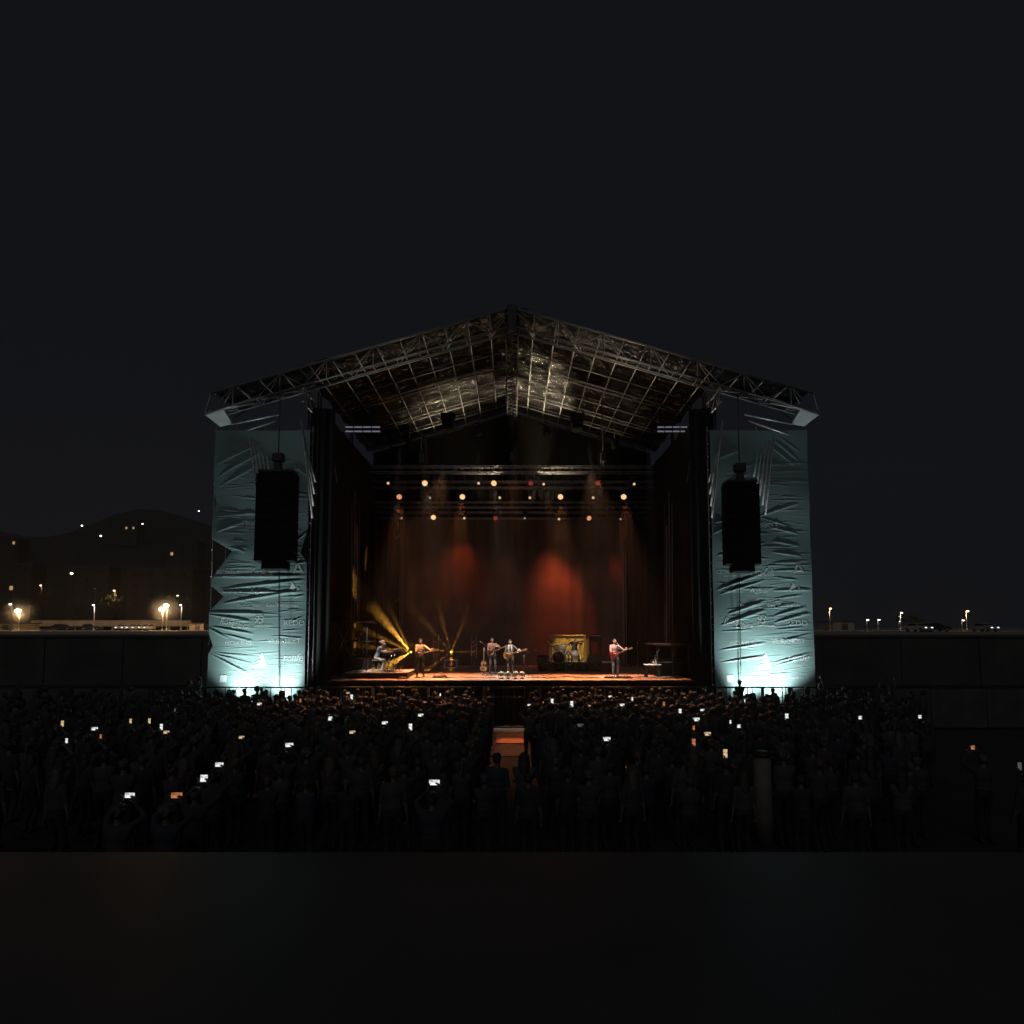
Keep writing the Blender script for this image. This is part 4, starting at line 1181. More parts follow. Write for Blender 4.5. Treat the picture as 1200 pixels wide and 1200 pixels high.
# wooden panel behind the drums
a, b = at(645, 784, 42.4), at(691, 744, 42.4)
t = thing('wooden_screen', 'golden lit wooden plank screen standing behind the drum kit', 'screen', ((a.x + b.x) / 2, 42.4, SZ))
w = b.x - a.x; h = b.z - SZ
npl = 11
m = MB()
for k in range(npl):
    pw = w * .86 / npl; m.box((-w / 2 + pw * (k + .5), .01 * (k % 2), .08 + (h - .16) / 2), (pw - .012, .03, h - .16), M['panel'], bev=.004)
m.build('planks', t)
m = MB()
for x in (-w / 2 - .03, -w / 2 + w * .88): m.box((x, 0, h / 2), (.06, .1, h), M['panel'], bev=.006)
for z in (.06, h * .3, h - .03): m.box((-w * .06, -.04, z), (w * .87, .05, .06), M['panel'], bev=.006)
m.build('frame', t)
m = MB()
for k in range(4): m.box((w * .42 + k * .075, -.1 - .12 * (k % 2), h / 2 - .1), (.05, .05, h - .3), M['panel'], Matrix.Rotation(R(20), 3, 'Z'), .004)
m.build('folded_wing', t)

# drum kit
dx0 = fl(661, 39.6); DZ = SZ + DR
kit = thing('drum_kit', 'drum kit with big dark bass drum and brass cymbals on the riser', 'drum kit', (dx0, 39.6, DZ))
def drum(nm, c, ax, r, d, shell):
    ax = Vector(ax).normalized(); m = MB(); c = Vector(c)
    m.lathe([(r, -d / 2), (r, d / 2)], shell, c, 28, ax); o = m.build(nm, kit)
    for sg in (-1, 1):
        m = MB(); m.lathe([(r * .96, 0), (r * 1.04, -.02), (r * 1.05, .02), (r * .97, .03)], M['drumwhite'], c + ax * (sg * d / 2), 28, ax, True, False); m.build('hoop', o)
        m = MB(); m.lathe([(r * .95, sg * .02), (.01, sg * .026)], M['black'] if nm == 'bass_drum' else M['white'], c + ax * (sg * d / 2), 28, ax); m.build('drum_head', o)
drum('bass_drum', (-.30, -.25, .36), (-.30, -1, .05), .34, .42, M['drumwhite'])
drum('snare_drum', (.12, .12, .62), (0, 0, 1), .18, .15, M['chrome'])
drum('rack_tom', (-.42, .02, .86), (-.15, -.35, 1), .16, .2, M['drumwhite'])
drum('rack_tom', (-.05, -.02, .9), (.1, -.35, 1), .17, .22, M['drumwhite'])
drum('floor_tom', (.62, .05, .5), (.05, -.1, 1), .22, .36, M['drumwhite'])
for (x, y, z, r, tl) in ((-.85, .1, 1.25, .25, .2), (.35, .3, 1.42, .22, -.15), (.9, .2, 1.2, .26, -.25), (-.7, .35, .95, .18, .05)):
    m = MB(); m.tube((x, y, 0), (x, y, z), .012, M['chrome'])
    for k in range(3): m.tube((x, y, .35), (x + .25 * math.cos(k * 2.1), y + .25 * math.sin(k * 2.1), .01), .011, M['chrome'])
    o = m.build('cymbal_stand', kit)
    m = MB(); m.lathe([(r, 0), (r * .3, .02), (r * .12, .045), (.01, .05)], M['brass'], (x, y, z), 24, (tl, -.2, 1)); m.build('cymbal', o)
m = MB(); m.lathe([(.16, .48), (.17, .52), (.15, .56)], M['black'], (.28, .62, 0), 18); m.tube((.28, .62, .48), (.28, .62, .1), .02, M['chrome'])
for k in range(3): m.tube((.28, .62, .25), (.28 + .25 * math.cos(k * 2.1), .62 + .25 * math.sin(k * 2.1), .01), .012, M['chrome'])
m.build('stool', kit)

def wedge(px, Y, z, w, rz, label, mat=None):
    t = thing('monitor_wedge', label, 'loudspeaker', (fl(px, Y), Y, z), rz)
    m = MB(); m.prism([(-.0, 0), (.55, 0), (.55, .42), (.22, .52)], -w / 2, w / 2, mat or M['black'], Matrix.Rotation(R(90), 4, 'Z')); m.build('cabinet', t)
    m = MB(); m.prism([(-.03, .03), (.2, .5), (.19, .53), (-.045, .06)], -w / 2 + .04, w / 2 - .04, M['screen_off'], Matrix.Rotation(R(90), 4, 'Z')); m.build('grille', t)
M['wedge_grey'] = pm('grey_wedge_paint', (.09, .10, .09), .6, var=.2)
wedge(695, 38.9, SZ + DR, .9, R(200), 'large grey green monitor wedge at the right end of drum riser', M['wedge_grey'])
wedge(637, 38.8, SZ + DR, .6, R(170), 'small dark monitor wedge at the left end of drum riser')

# greenery along the drum riser
m = MB(); rr = np.random.default_rng(5)
xa, xb = fl(630, 38.2), fl(702, 38.2)
for _ in range(1500):
    x = rr.uniform(xa, xb); z = SZ + .05 + abs(rr.normal(0, .17)) + .12 * math.sin(x * 3) ** 2; y = 38.15 + rr.normal(0, .1)
    e = Vector(rr.normal(0, 1, 3)).normalized() * .09; f = Vector(rr.normal(0, 1, 3)).normalized() * .035
    q = Vector((x, y, z)); m.add([q - e, q + f, q + e, q - f], [(0, 1, 2, 3)], M['leaf'])
tag(m.build('foliage'), 'dark green foliage bank along the front of the drum riser', 'foliage', None, 'stuff')

# amplifiers
def amp(px, Y, z, label, w=.66, h=.5, mat='black'):
    t = thing('guitar_amplifier', label, 'amplifier', (fl(px, Y), Y, z))
    m = MB(); m.box((0, 0, h / 2 + .02), (w, .3, h), M[mat], bev=.02); m.build('cabinet', t)
    m = MB(); m.box((0, -.153, h * .42), (w - .08, .02, h * .68), M['screen_off']); m.build('grille', t)
    m = MB(); m.box((0, -.153, h * .88), (w - .08, .02, h * .14), M['cream']); m.build('control_panel', t)
    m = MB(); m.box((0, 0, h + .05), (.24, .05, .03), M['rubber'], bev=.01); m.build('handle', t)
amp(712, 37.6, SZ, 'dark guitar amplifier on the floor behind the guitarist with red guitar', .75, .62)
amp(697.5, 42.0, SZ + 1.55, 'small dark amplifier box high beside the wooden screen', .7, .38)
m = MB(); 
t = thing('amp_rack', 'dark rack stand under the small amplifier beside the wooden screen', 'rack', (fl(697.5, 42.0), 42.0, SZ))
for sx in (-.3, .3):
    m = MB(); m.tube((sx, -.15, 0), (sx, -.15, 1.52), .02, M['black']); m.tube((sx, .15, 0), (sx, .15, 1.52), .02, M['black']); m.build('upright', t)
m = MB(); m.box((0, 0, 1.53), (.75, .4, .03), M['black']); m.build('shelf', t)

# keyboards
kx, kY = fl(456.5, 34.3), 34.3
t = thing('keyboard', 'black stage piano seen side on upon its stand on the riser', 'keyboard', (kx, kY, SZ + KR))
m = MB(); m.box((0, 0, .86), (.36, 1.35, .13), M['black'], bev=.02); m.build('body', t)
m = MB(); m.box((-.12, 0, .933), (.14, 1.2, .018), M['white'])
for k in range(36):
    if k % 7 not in (2, 6): m.box((-.095, -.58 + k * .033, .947), (.09, .014, .012), M['black'])
m.build('keys', t)
for sy in (-.5, .5):
    m = MB(); m.tube((-.25, sy, 0), (.22, sy, .79), .018, M['chrome']); m.tube((.25, sy, 0), (-.22, sy, .79), .018, M['chrome']); m.build('leg', t)
t = thing('synthesizer', 'small synthesizer on a tall stand right of the stage piano', 'keyboard', (fl(467, 34.3), 34.3, SZ + KR))
m = MB(); m.box((0, 0, 1.0), (.42, .9, .08), M['black'], Matrix.Rotation(R(-8), 3, 'Y'), .02); m.build('body', t)
m = MB(); m.box((-.1, 0, 1.05), (.13, .8, .015), M['white'], Matrix.Rotation(R(-8), 3, 'Y')); m.build('keys', t)
for sx in (-.15, .15):
    for sy in (-.35, .35):
        m = MB(); m.tube((sx, sy, 0), (sx, sy, .97), .016, M['darkalu']); m.build('leg', t)
t = thing('piano_stool', 'black cushioned stool under the keyboard player', 'stool', (fl(441.5, 34.3), 34.3, SZ + KR))
m = MB(); m.box((0, 0, .50), (.4, .5, .08), M['black'], bev=.03); m.build('seat', t)
for sx in (-.15, .15):
    for sy in (-.2, .2):
        m = MB(); m.tube((sx, sy, .47), (sx * 1.2, sy * 1.2, 0), .018, M['chrome']); m.build('leg', t)

def place_(px, Y): return Vector((fl(px, Y), Y, SZ + .02))
def mic_stand(px, Y, h, bx, label, z=SZ, round_base=False):
    t = thing('microphone_stand', label, 'microphone stand', (fl(px, Y), Y, z))
    m = MB(); m.tube((0, 0, .02), (0, 0, h), .012, M['black']); m.build('pole', t)
    for k in range(3):
        m = MB(); m.tube((0, 0, .16), (.3 * math.cos(k * 2.1 + .5), .3 * math.sin(k * 2.1 + .5), .012), .011, M['black']); m.build('leg', t)
    m = MB(); m.tube((-bx * .3, 0, h - .05), (bx, .02, h + .2), .01, M['black']); m.build('boom', t)
    m = MB(); e = Vector((bx, .02, h + .2)); d = Vector((bx, .25, .12)).normalized() if abs(bx) > .01 else Vector((0, .9, .4))
    m.lathe([(.012, 0), (.018, .12), (.02, .14)], M['black'], e, 10, d); m.ell(e + d * .17, (.026, .026, .03), M['galv'], 10); m.build('microphone', t)
mic_stand(455, 33.6, 1.15, -.3, 'microphone boom stand reaching to the keyboard player', SZ + KR)
mic_stand(513, 37.5, 1.45, .1, 'microphone stand between the apricot shirt guitarist and white edged case')
mic_stand(571, 35.3, 1.4, -.25, 'microphone stand with boom left of the man in plaid shirt')
mic_stand(614, 34.6, 1.05, .45, 'microphone stand with low boom right of the singer')
mic_stand(746.5, 36.0, 1.3, .02, 'slim microphone stand between red guitar player and the small table')
mic_stand(722, 33.2, 1.35, .05, 'microphone stand in front of the guitarist with red guitar')

# side table
t = thing('side_table', 'low pale topped table with dark legs at right of stage', 'table', (fl(763.5, 34.2), 34.2, SZ))
m = MB(); m.box((0, 0, .58), (.78, .5, .05), M['whitecloth'], bev=.015); m.build('top', t)
for sx in (-.3, .3):
    for sy in (-.18, .18):
        m = MB(); m.box((sx, sy, .28), (.09, .06, .55), M['black'], bev=.01); m.build('leg', t)
tx = fl(763.5, 34.2)
t = thing('bottle', 'pale bottle standing at the right end of the small table', 'bottle', (tx + .18, 34.15, SZ + .606))
m = MB(); m.lathe([(.035, 0), (.038, .02), (.038, .16), (.016, .22), (.015, .27)], M['whitecloth'], n=14); m.build('body', t)
m = MB(); m.lathe([(.017, .268), (.017, .292)], M['white'], n=10); m.build('cap', t)
t = thing('cup', 'white cup in the middle of the small table', 'cup', (tx + .04, 34.1, SZ + .606))
m = MB(); m.lathe([(.03, 0), (.045, .12), (.04, .12), (.028, .01)], M['white'], n=14); m.build('body', t)

def guitar(name, label, kind, loc, M3, scale=1.0):
    """x along the neck, -y towards the viewer"""
    t = thing(name, label, 'guitar', loc)
    t.rotation_euler = M3.to_euler(); t.scale = (scale,) * 3
    ac = kind == 'acoustic'
    top = {'acoustic': M['spruce'], 'red': M['redwood'], 'amber': M['sunburst'], 'dark': M['darkwood']}[kind]
    n = 40; pts = []
    for k in range(n):
        a = 2 * math.pi * k / n; x = .24 * math.cos(a)
        tt = (x + .24) / .48
        wid = .2 * (1 - .28 * tt) - .055 * math.exp(-((tt - .56) / .16) ** 2)
        z = wid * math.copysign(abs(math.sin(a)) ** .75, math.sin(a))
        pts.append((x, z))
    th = .1 if ac else .05
    m = MB(); m.prism(pts, -th / 2, th / 2, M['darkwood'] if kind != 'red' else top); m.prism([(x * .97, z * .97) for x, z in pts], -th / 2 - .004, -th / 2, top); m.build('body', t)
    m = MB(); m.box((.42, -th / 2 - .012, 0), (.5, .025, .05), M['maple'] if kind != 'red' else M['darkwood'], bev=.005); m.build('neck', t)
    m = MB(); m.prism([(.67, -.028), (.84, -.045), (.85, .0), (.84, .045), (.67, .028)], -th / 2 - .02, -th / 2, M['maple'], None); hd = m.build('headstock', t)
    m = MB()
    for k in range(3):
        for sg in (-1, 1): m.tube((.71 + k * .045, -th / 2 - .01, sg * .035), (.71 + k * .045, -th / 2 - .01, sg * .065), .007, M['chrome'])
    m.build('tuning_peg', hd)
    if ac or kind == 'amber':
        m = MB(); m.lathe([(.052, 0), (.048, .004)], M['black'], (.05, -th / 2 - .0045, 0), 20, (0, -1, 0)); m.build('sound_hole', t)
        m = MB(); m.prism([(.0, -.05), (.09, -.07), (.06, -.13), (-.04, -.12)], -th / 2 - .008, -th / 2 - .005, M['black'] if ac else M['cream']); m.build('pickguard', t)
    else:
        m = MB()
        for x in (-.02, .1): m.box((x, -th / 2 - .01, 0), (.04, .02, .08), M['chrome'], bev=.004)
        m.build('pickup', t)
        m = MB(); m.prism([(-.1, -.03), (.1, -.05), (.06, -.11), (-.08, -.1)], -th / 2 - .008, -th / 2 - .005, M['cream']); m.build('pickguard', t)
    m = MB(); m.box((-.11, -th / 2 - .01, 0), (.03, .018, .13), M['darkwood'], bev=.003); m.build('bridge', t)
    m = MB()
    for k in range(6): m.tube((-.11, -th / 2 - .024, -.02 + k * .008), (.68, -th / 2 - .03, -.02 + k * .008), .0015, M['chrome'], 4)
    m.build('strings', t)
    return t
# acoustic guitar on its stand
gx = fl(567, 36.2)
guitar('acoustic_guitar', 'pale acoustic guitar upright on a stand left of the plaid shirt man', 'acoustic', (gx, 36.0, SZ + .42), Matrix.Rotation(R(-88), 3, 'Y') @ Matrix.Rotation(R(-8), 3, 'Z'), 1.12)
t = thing('guitar_stand', 'small black stand holding the pale acoustic guitar', 'guitar stand', (gx, 36.12, SZ))
m = MB(); m.tube((0, .06, .02), (0, .08, .7), .012, M['black']); m.build('upright', t)
for sx in (-.16, .16):
    m = MB(); m.tube((0, .06, .3), (sx, -.15, .012), .012, M['black']); m.build('leg', t)
m = MB(); m.tube((-.13, -.12, .12), (.13, -.12, .12), .012, M['black']); m.tube((0, -.12, .12), (0, .06, .2), .012, M['black']); m.build('cradle', t)
gx2 = fl(766, 35.2)
guitar('electric_guitar', 'slim electric guitar leaning behind the small table on its stand', 'dark', (gx2 - .12, 35.2, SZ + .55), Matrix.Rotation(R(-66), 3, 'Y') @ Matrix.Rotation(R(-8), 3, 'Z'), 1.0)
t = thing('guitar_stand', 'small black stand behind the side table holding a slim guitar', 'guitar stand', (gx2 - .14, 35.35, SZ))
m = MB(); m.tube((0, .06, .02), (0, .08, .75), .012, M['black']); m.build('upright', t)
for sx in (-.16, .16):
    m = MB(); m.tube((0, .06, .3), (sx, -.15, .012), .012, M['black']); m.build('leg', t)
m = MB(); m.tube((-.13, -.12, .3), (.13, -.12, .3), .012, M['black']); m.tube((0, -.12, .3), (0, .06, .3), .012, M['black']); m.build('cradle', t)

# low lamps at the singer's feet
for k, px in enumerate((587.5, 595, 604, 611.5)):
    t = thing('footlight', ['leftmost', 'second from the left', 'third from the left', 'rightmost'][k] + ' of the four round white footlights at the front of the stage', 'footlight', (fl(px, 32.9), 32.9, SZ), 0, "footlights before the singer")
    m = MB(); m.box((0, 0, .03), (.2, .2, .05), M['black'], bev=.02); m.build('base', t)
    m = MB()
    for sx in (-.125, .125): m.box((sx, 0, .13), (.018, .06, .18), M['black'], bev=.005)
    m.build('yoke', t)
    m = MB(); m.ell((0, 0, .22), (.125, .14, .125), M['white'], 16); m.build('head', t)
    m = MB(); m.lathe([(.07, 0), (.065, .02)], M['black'], (0, .09, .27), 14, (0, 1, .4)); m.build('lens', t)

for (pts, lab) in ([[(486, 33.5), (500, 33.9), (515, 33.2), (540, 33.8), (566, 33.2), (584, 33.4)], 'black cable winding along the stage floor left of the footlights'],
                   [[(735, 33.6), (750, 33.9), (772, 33.1), (790, 33.7), (800, 33.2)], 'black cable running from the long pedalboard to the right stage corner'],
                   [[(618, 33.6), (640, 33.1), (662, 33.9), (690, 33.3), (706, 33.6)], 'black cable on the floor in front of the drum riser']):
    P_ = [place_(px, Y) for px, Y in pts]; n_ = []
    for i in range(len(P_) - 1):
        for k in range(6):
            t_ = k / 6; t_ = t_ * t_ * (3 - 2 * t_); q = P_[i].lerp(P_[i + 1], k / 6); q.y = P_[i].y + (P_[i + 1].y - P_[i].y) * t_; n_.append(q)
    m = MB(); m.path(n_, .018, M['rubber'], 5); tag(m.build('cable'), lab, 'cable')
def pedals(px, Y, n, label):
    t = thing('pedalboard', label, 'pedalboard', (fl(px, Y), Y, SZ))
    m = MB(); m.box((0, 0, .03), (n * .12 + .1, .3, .05), M['black'], bev=.01); m.build('board', t)
    for k in range(n):
        m = MB(); m.box((-n * .06 + .06 + k * .12, 0, .08), (.08, .14, .06), [M['redwood'], M['galv'], M['cream'], M['blue_jeans']][k % 4], bev=.01); m.build('pedal', t)
pedals(713, 33.3, 3, 'small pedalboard left of the red guitar player at the stage edge')
pedals(730, 33.3, 6, 'long pedalboard at the feet of the red guitar player')
pedals(516, 33.9, 5, 'pedalboard on the floor right of the apricot shirt guitarist')
pedals(472, 32.6, 3, 'small pedalboard with cables at the corner of the keyboard riser')

# ------------------------------------------------------------------ people
def ik(a, b, l1, l2, pole):
    a, b, pole = Vector(a), Vector(b), Vector(pole)
    d = b - a; L = min(d.length, (l1 + l2) * .999); d.normalize()
    x = (l1 * l1 - l2 * l2 + L * L) / (2 * L); h = math.sqrt(max(0, l1 * l1 - x * x))
    p = pole - d * pole.dot(d)
    p = p.normalized() if p.length > 1e-5 else d.orthogonal().normalized()
    return a + d * x + p * h, a + d * L
def cap_pts(p, q, r1, r2, n=10):
    p, q = np.array(p, float), np.array(q, float); d = q - p; L = np.linalg.norm(d)
    d = d / L if L > 1e-9 else np.array([0, 0, 1.0])
    u = np.cross(d, [0, 0, 1.0] if abs(d[2]) < .9 else [1.0, 0, 0]); u /= np.linalg.norm(u); w = np.cross(d, u)
    prof = [(r1 * math.cos(a), -r1 * math.sin(a)) for a in (1.45, 1.0, .5, 0)] + [(r2 * math.cos(a), L + r2 * math.sin(a)) for a in (0, .5, 1.0, 1.45)]
    vs = [p + d * h + (u * math.cos(2 * math.pi * i / n) + w * math.sin(2 * math.pi * i / n)) * r for r, h in prof for i in range(n)]
    k = len(prof)
    fs = [(j * n + i, j * n + (i + 1) % n, (j + 1) * n + (i + 1) % n, (j + 1) * n + i) for j in range(k - 1) for i in range(n)]
    fs += [tuple(reversed(range(n))), tuple((k - 1) * n + i for i in range(n))]
    return vs, fs
class Blob:
    """capsules and ellipsoids fused by a voxel remesh into one continuous skin"""
    def __init__(s): s.caps, s.ells = [], []
    def cap(s, p, q, r1, r2, reg): s.caps.append((np.array(p, float), np.array(q, float), r1, r2, reg))
    def ell(s, c, r, reg, rot=None): s.ells.append((np.array(c, float), np.array(r, float), np.array(rot if rot is not None else Matrix.Identity(3)), reg))
    def mesh(s, name, mats, voxel, smooth=3):
        V, F = [], []
        for (p, q, a, b, _) in s.caps:
            v, f = cap_pts(p, q, a, b); o = len(V); V += [tuple(x) for x in v]; F += [[o + i for i in g] for g in f]
        gv, gf = sphere_grid(16)
        for (c, r, rot, _) in s.ells:
            o = len(V); V += [tuple(c + rot @ (np.array(x) * r)) for x in gv]; F += [[o + i for i in g] for g in gf]
        me = bpy.data.meshes.new('raw'); me.from_pydata(V, [], F); me.update()
        ob = bpy.data.objects.new('raw', me); C.objects.link(ob)
        rm = ob.modifiers.new('r', 'REMESH'); rm.mode = 'VOXEL'; rm.voxel_size = voxel; rm.use_smooth_shade = True
        if smooth:
            sm_ = ob.modifiers.new('s', 'SMOOTH'); sm_.factor = .5; sm_.iterations = smooth
        bpy.context.view_layer.update()
        dg = bpy.context.evaluated_depsgraph_get()
        out = bpy.data.meshes.new_from_object(ob.evaluated_get(dg)); out.name = name
        bpy.data.objects.remove(ob); bpy.data.meshes.remove(me)
        n = len(out.polygons); ctr = np.empty(n * 3); out.polygons.foreach_get('center', ctr); ctr = ctr.reshape(-1, 3)
        best = np.full(n, 1e9); reg = np.zeros(n, int)
        for (p, q, a, b, rg) in s.caps:
            d = q - p; t = np.clip(((ctr - p) @ d) / max(d @ d, 1e-9), 0, 1)
            ds = np.linalg.norm(ctr - (p + t[:, None] * d), axis=1) - (a + (b - a) * t)
            k = ds < best; best[k] = ds[k]; reg[k] = rg
        for (c, r, rot, rg) in s.ells:
            l = (ctr - c) @ rot; ds = (np.linalg.norm(l / r, axis=1) - 1) * r.min()
            k = ds < best; best[k] = ds[k]; reg[k] = rg
        out.materials.clear()
        for m_ in mats: out.materials.append(m_)
        out.polygons.foreach_set('material_index', reg.astype(np.int32)); out.polygons.foreach_set('use_smooth', np.ones(n, bool))
        out.update()
        return out
SKIN, TOP, LEG, SHOE, EYE, LIP = range(6)
def hand(B, wrist, d, side, curl, rf=.0085):
    """palm and five unequal fingers; d along the hand, side towards the thumb, curl in radians per joint"""
    w = Vector(wrist); d = Vector(d).normalized(); s = Vector(side); s = (s - d * s.dot(d)).normalized(); n = d.cross(s)
    for k in range(4): B.cap(w + s * (.012 - k * .008), w + d * .085 + s * (.032 - k * .0215), .016, .013, SKIN)
    for k, L in enumerate((.072, .08, .074, .058)):
        p = w + d * .085 + s * (.034 - k * .0225); dd = (d + s * (.12 - .08 * k)).normalized()
        for j, fr in enumerate((.45, .32, .25)):
            dd = (Matrix.Rotation(curl * (.7 + .25 * j), 3, s) @ dd).normalized()
            q = p + dd * L * fr * 1.15; B.cap(p, q, rf * (1.1 - .08 * j), rf * (1.02 - .08 * j), SKIN); p = q
    p = w + d * .03 + s * .03; dd = (d * .6 + s * .8).normalized()
    for j, L in enumerate((.036, .03, .024)):
        q = p + dd * L; B.cap(p, q, rf * (1.45 - .2 * j), rf * (1.2 - .15 * j), SKIN); p = q
        dd = (Matrix.Rotation(curl * .35, 3, s) @ (dd + d * .25)).normalized()
def human(name, mats, hR, hL, fR=(-.11, 0, 0), fL=(.11, 0, 0), pelvis=(0, 0, .95), chest=(0, 0, 1.33), neck=(0, .01, 1.5), look=(0, -1, 0), tilt=0.0,
          sleeve='short', voxel=.0085, poleR=(-.6, .6, -.5), poleL=(.6, .6, -.5), curlR=.5, curlL=.5, fem=False, knee=(0, -1, 0), hdR=None, hdL=None, sideR=None, sideL=None, bulk=1.1, foot_dir=(0, -1, 0), beard=False):
    """joint targets in metres, facing -y; the body is one continuous mesh"""
    B = Blob()
    P, Ch, N = Vector(pelvis), Vector(chest), Vector(neck)
    up = (Ch - P).normalized()
    sw = .172 if not fem else .155
    fw = Vector(look).normalized()
    sh = (N - Ch).normalized()
    right = Vector((-1, 0, 0))
    if abs(Vector(foot_dir).x) > .7: right = Vector((0, math.copysign(1, Vector(foot_dir).x), 0)) * 1.0
    fwd = Vector(foot_dir).normalized()
    Rt = Matrix((tuple(-right), tuple(-fwd), tuple(up))).transposed()
    B.ell(Ch, (.165 * bulk, .112 * bulk, .19), TOP, Rt); B.ell((P + Ch) / 2 + up * .02, (.148 * bulk, .108 * bulk, .18), TOP, Rt)
    B.ell(P + up * .03, (.165 * bulk, .118 * bulk, .13), LEG if not fem else LEG, Rt)
    B.ell(P + up * .12, (.165 * bulk, .12 * bulk, .10), TOP, Rt)
    SR, SL_ = N - sh * .06 + right * sw, N - sh * .06 - right * sw
    B.cap(N - sh * .05 + right * .05, SR, .062, .058, TOP); B.cap(N - sh * .05 - right * .05, SL_, .062, .058, TOP)
    B.cap(SR, Ch + right * .1, .06, .09, TOP); B.cap(SL_, Ch - right * .1, .06, .09, TOP)
    for (S0, tgt, pole, curl, hd, sd, sg) in ((SR, hR, poleR, curlR, hdR, sideR, 1), (SL_, hL, poleL, curlL, hdL, sideL, -1)):
        el, wr = ik(S0, tgt, .285, .255, pole)
        B.cap(S0, el, .056 * bulk, .043, TOP)
        B.cap(el, wr, .041, .027, TOP if sleeve == 'long' else SKIN)
        if sleeve == 'short': B.cap(S0.lerp(el, .3), S0.lerp(el, .8), .056, .054, TOP)
        d = Vector(hd) if hd else (wr - el)
        sdv = Vector(sd) if sd else (fwd * 1.0 + right * -.2 * sg)
        hand(B, wr, d, sdv, curl * (1 if True else 1), .0085 if voxel < .011 else .012)
    for (ft, sg) in ((fR, 1), (fL, -1)):
        H = P + right * .095 * sg - up * .02; A = Vector(ft) + Vector((0, 0, .09))
        kn, an = ik(H, A, .44, .43, knee)
        B.cap(H, kn, .088 * bulk, .06, LEG); B.cap(kn, an, .057, .043, LEG); B.cap(kn, kn.lerp(an, .4), .055, .058, LEG)
        f0 = Vector((an.x, an.y, Vector(ft).z + .045)); B.cap(f0 - fwd * .05, f0 + fwd * .16 + right * .02 * sg, .045, .036, SHOE); B.cap(an, f0, .045, .045, SHOE)
    # head
    hc = N + Vector((0, 0, .01)) + (sh * .6 + fw * .16 + Vector((0, 0, .4))).normalized() * .145
    z = (Vector((0, 0, 1)) + fw * tilt).normalized(); x = fw.cross(z).normalized(); z = x.cross(fw - z * 0).normalized()
    f2 = (fw - Vector((0, 0, 1)) * tilt).normalized(); z = x.cross(f2).normalized()
    Rh = Matrix((tuple(x), tuple(-f2), tuple(z))).transposed()
    hp = lambda a, b, c: hc + x * a + f2 * b + z * c
    B.cap(N - sh * .06, hc - z * .04 - f2 * .015, .056, .052, SKIN)
    B.ell(hp(0, -.012, .025), (.074, .094, .092), SKIN, Rh); B.ell(hp(0, .02, -.035), (.06, .07, .082), SKIN, Rh)
    B.ell(hp(0, .062, -.092), (.026, .026, .02), SKIN, Rh)                              # chin
    B.cap(hp(0, .086, .012), hp(0, .112, -.024), .010, .015, SKIN)                      # nose
    B.cap(hp(-.04, .082, .026), hp(.04, .082, .026), .011, .011, SKIN)                  # brow
    for sg in (-1, 1):
        B.ell(hp(sg * .076, -.005, -.01), (.01, .022, .032), SKIN, Rh)                   # ear
        B.ell(hp(sg * .031, .078, .004), (.013, .012, .008), EYE, Rh)                    # eye
        B.ell(hp(sg * .04, .06, -.03), (.02, .02, .022), SKIN, Rh)
    B.cap(hp(-.018, .086, -.058), hp(.018, .086, -.058), .009, .009, LIP)
    if beard:
        B.ell(hp(0, .055, -.085), (.055, .05, .045), EYE, Rh)
    me = B.mesh(name, mats, voxel)
    return me, hc, Rh, (hp, x, f2, z)
def hair_mesh(hp, Rh, style, mat, voxel=.011):
    B = Blob()
    B.ell(hp(0, -.02, .048), (.081, .1, .082), 0, Rh)
    B.ell(hp(0, -.045, .01), (.08, .078, .085), 0, Rh)
    for k in range(9):
        a = k / 8 * math.pi; B.cap(hp(math.cos(a) * .05, .04 - .02 * abs(math.cos(a)), .085 + .02 * math.sin(a)), hp(math.cos(a) * .075, -.06, .06), .022, .026, 0)
    if style in ('long', 'ponytail'):
        if style == 'long':
            for k in range(9):
                a = math.pi * (k / 8); c, s_ = math.cos(a), math.sin(a)
                B.cap(hp(c * .078, -.02 - s_ * .06, .03), hp(c * .088, -.04 - s_ * .06, -.1), .03, .034, 0)
                B.cap(hp(c * .088, -.04 - s_ * .06, -.1), hp(c * .075, -.05 - s_ * .075, -.24 - .04 * s_ + .02 * (k % 2)), .034, .02, 0)
        else:
            B.ell(hp(0, -.125, .03), (.03, .03, .03), 0, Rh); B.cap(hp(0, -.135, .02), hp(0, -.15, -.08), .032, .034, 0); B.cap(hp(0, -.15, -.08), hp(.01, -.14, -.2), .034, .014, 0)
    elif style == 'bun':
        B.ell(hp(0, -.09, .11), (.048, .048, .042), 0, Rh)
    elif style == 'curly':
        rr = np.random.default_rng(3)
        for _ in range(40):
            v = rr.normal(0, 1, 3); v /= np.linalg.norm(v)
            if v[1] > .35 and v[2] < .3: continue
            if v[2] < -.5: continue
            B.ell(hp(v[0] * .1, -.03 + v[1] * .1, .04 + v[2] * .1), (.036, .036, .036), 0, Rh)
    elif style == 'cap':
        B.ell(hp(0, -.015, .07), (.092, .108, .07), 0, Rh); B.ell(hp(0, .1, .052), (.06, .075, .012), 0, Rh)
    return B.mesh('hair', [mat], voxel, 2)
def add_person(label, loc, rz, me, hairme, group=None, cat='person'):
    o = bpy.data.objects.new('person', me); C.objects.link(o); o.location = loc; o.rotation_euler.z = rz
    tag(o, label, cat, group)
    h = bpy.data.objects.new('hair', hairme); C.objects.link(h); h.parent = o
    return o, h
def mats(top, leg, shoe='shoe'): return [M['skin'], M[top], M[leg], M[shoe], M['eye'], M['lips']]
def Rot(ax, ay, az): return Matrix.Rotation(az, 3, 'Z') @ Matrix.Rotation(ay, 3, 'Y') @ Matrix.Rotation(ax, 3, 'X')
def place(px, Y, z=SZ): return Vector((fl(px, Y), Y, z))
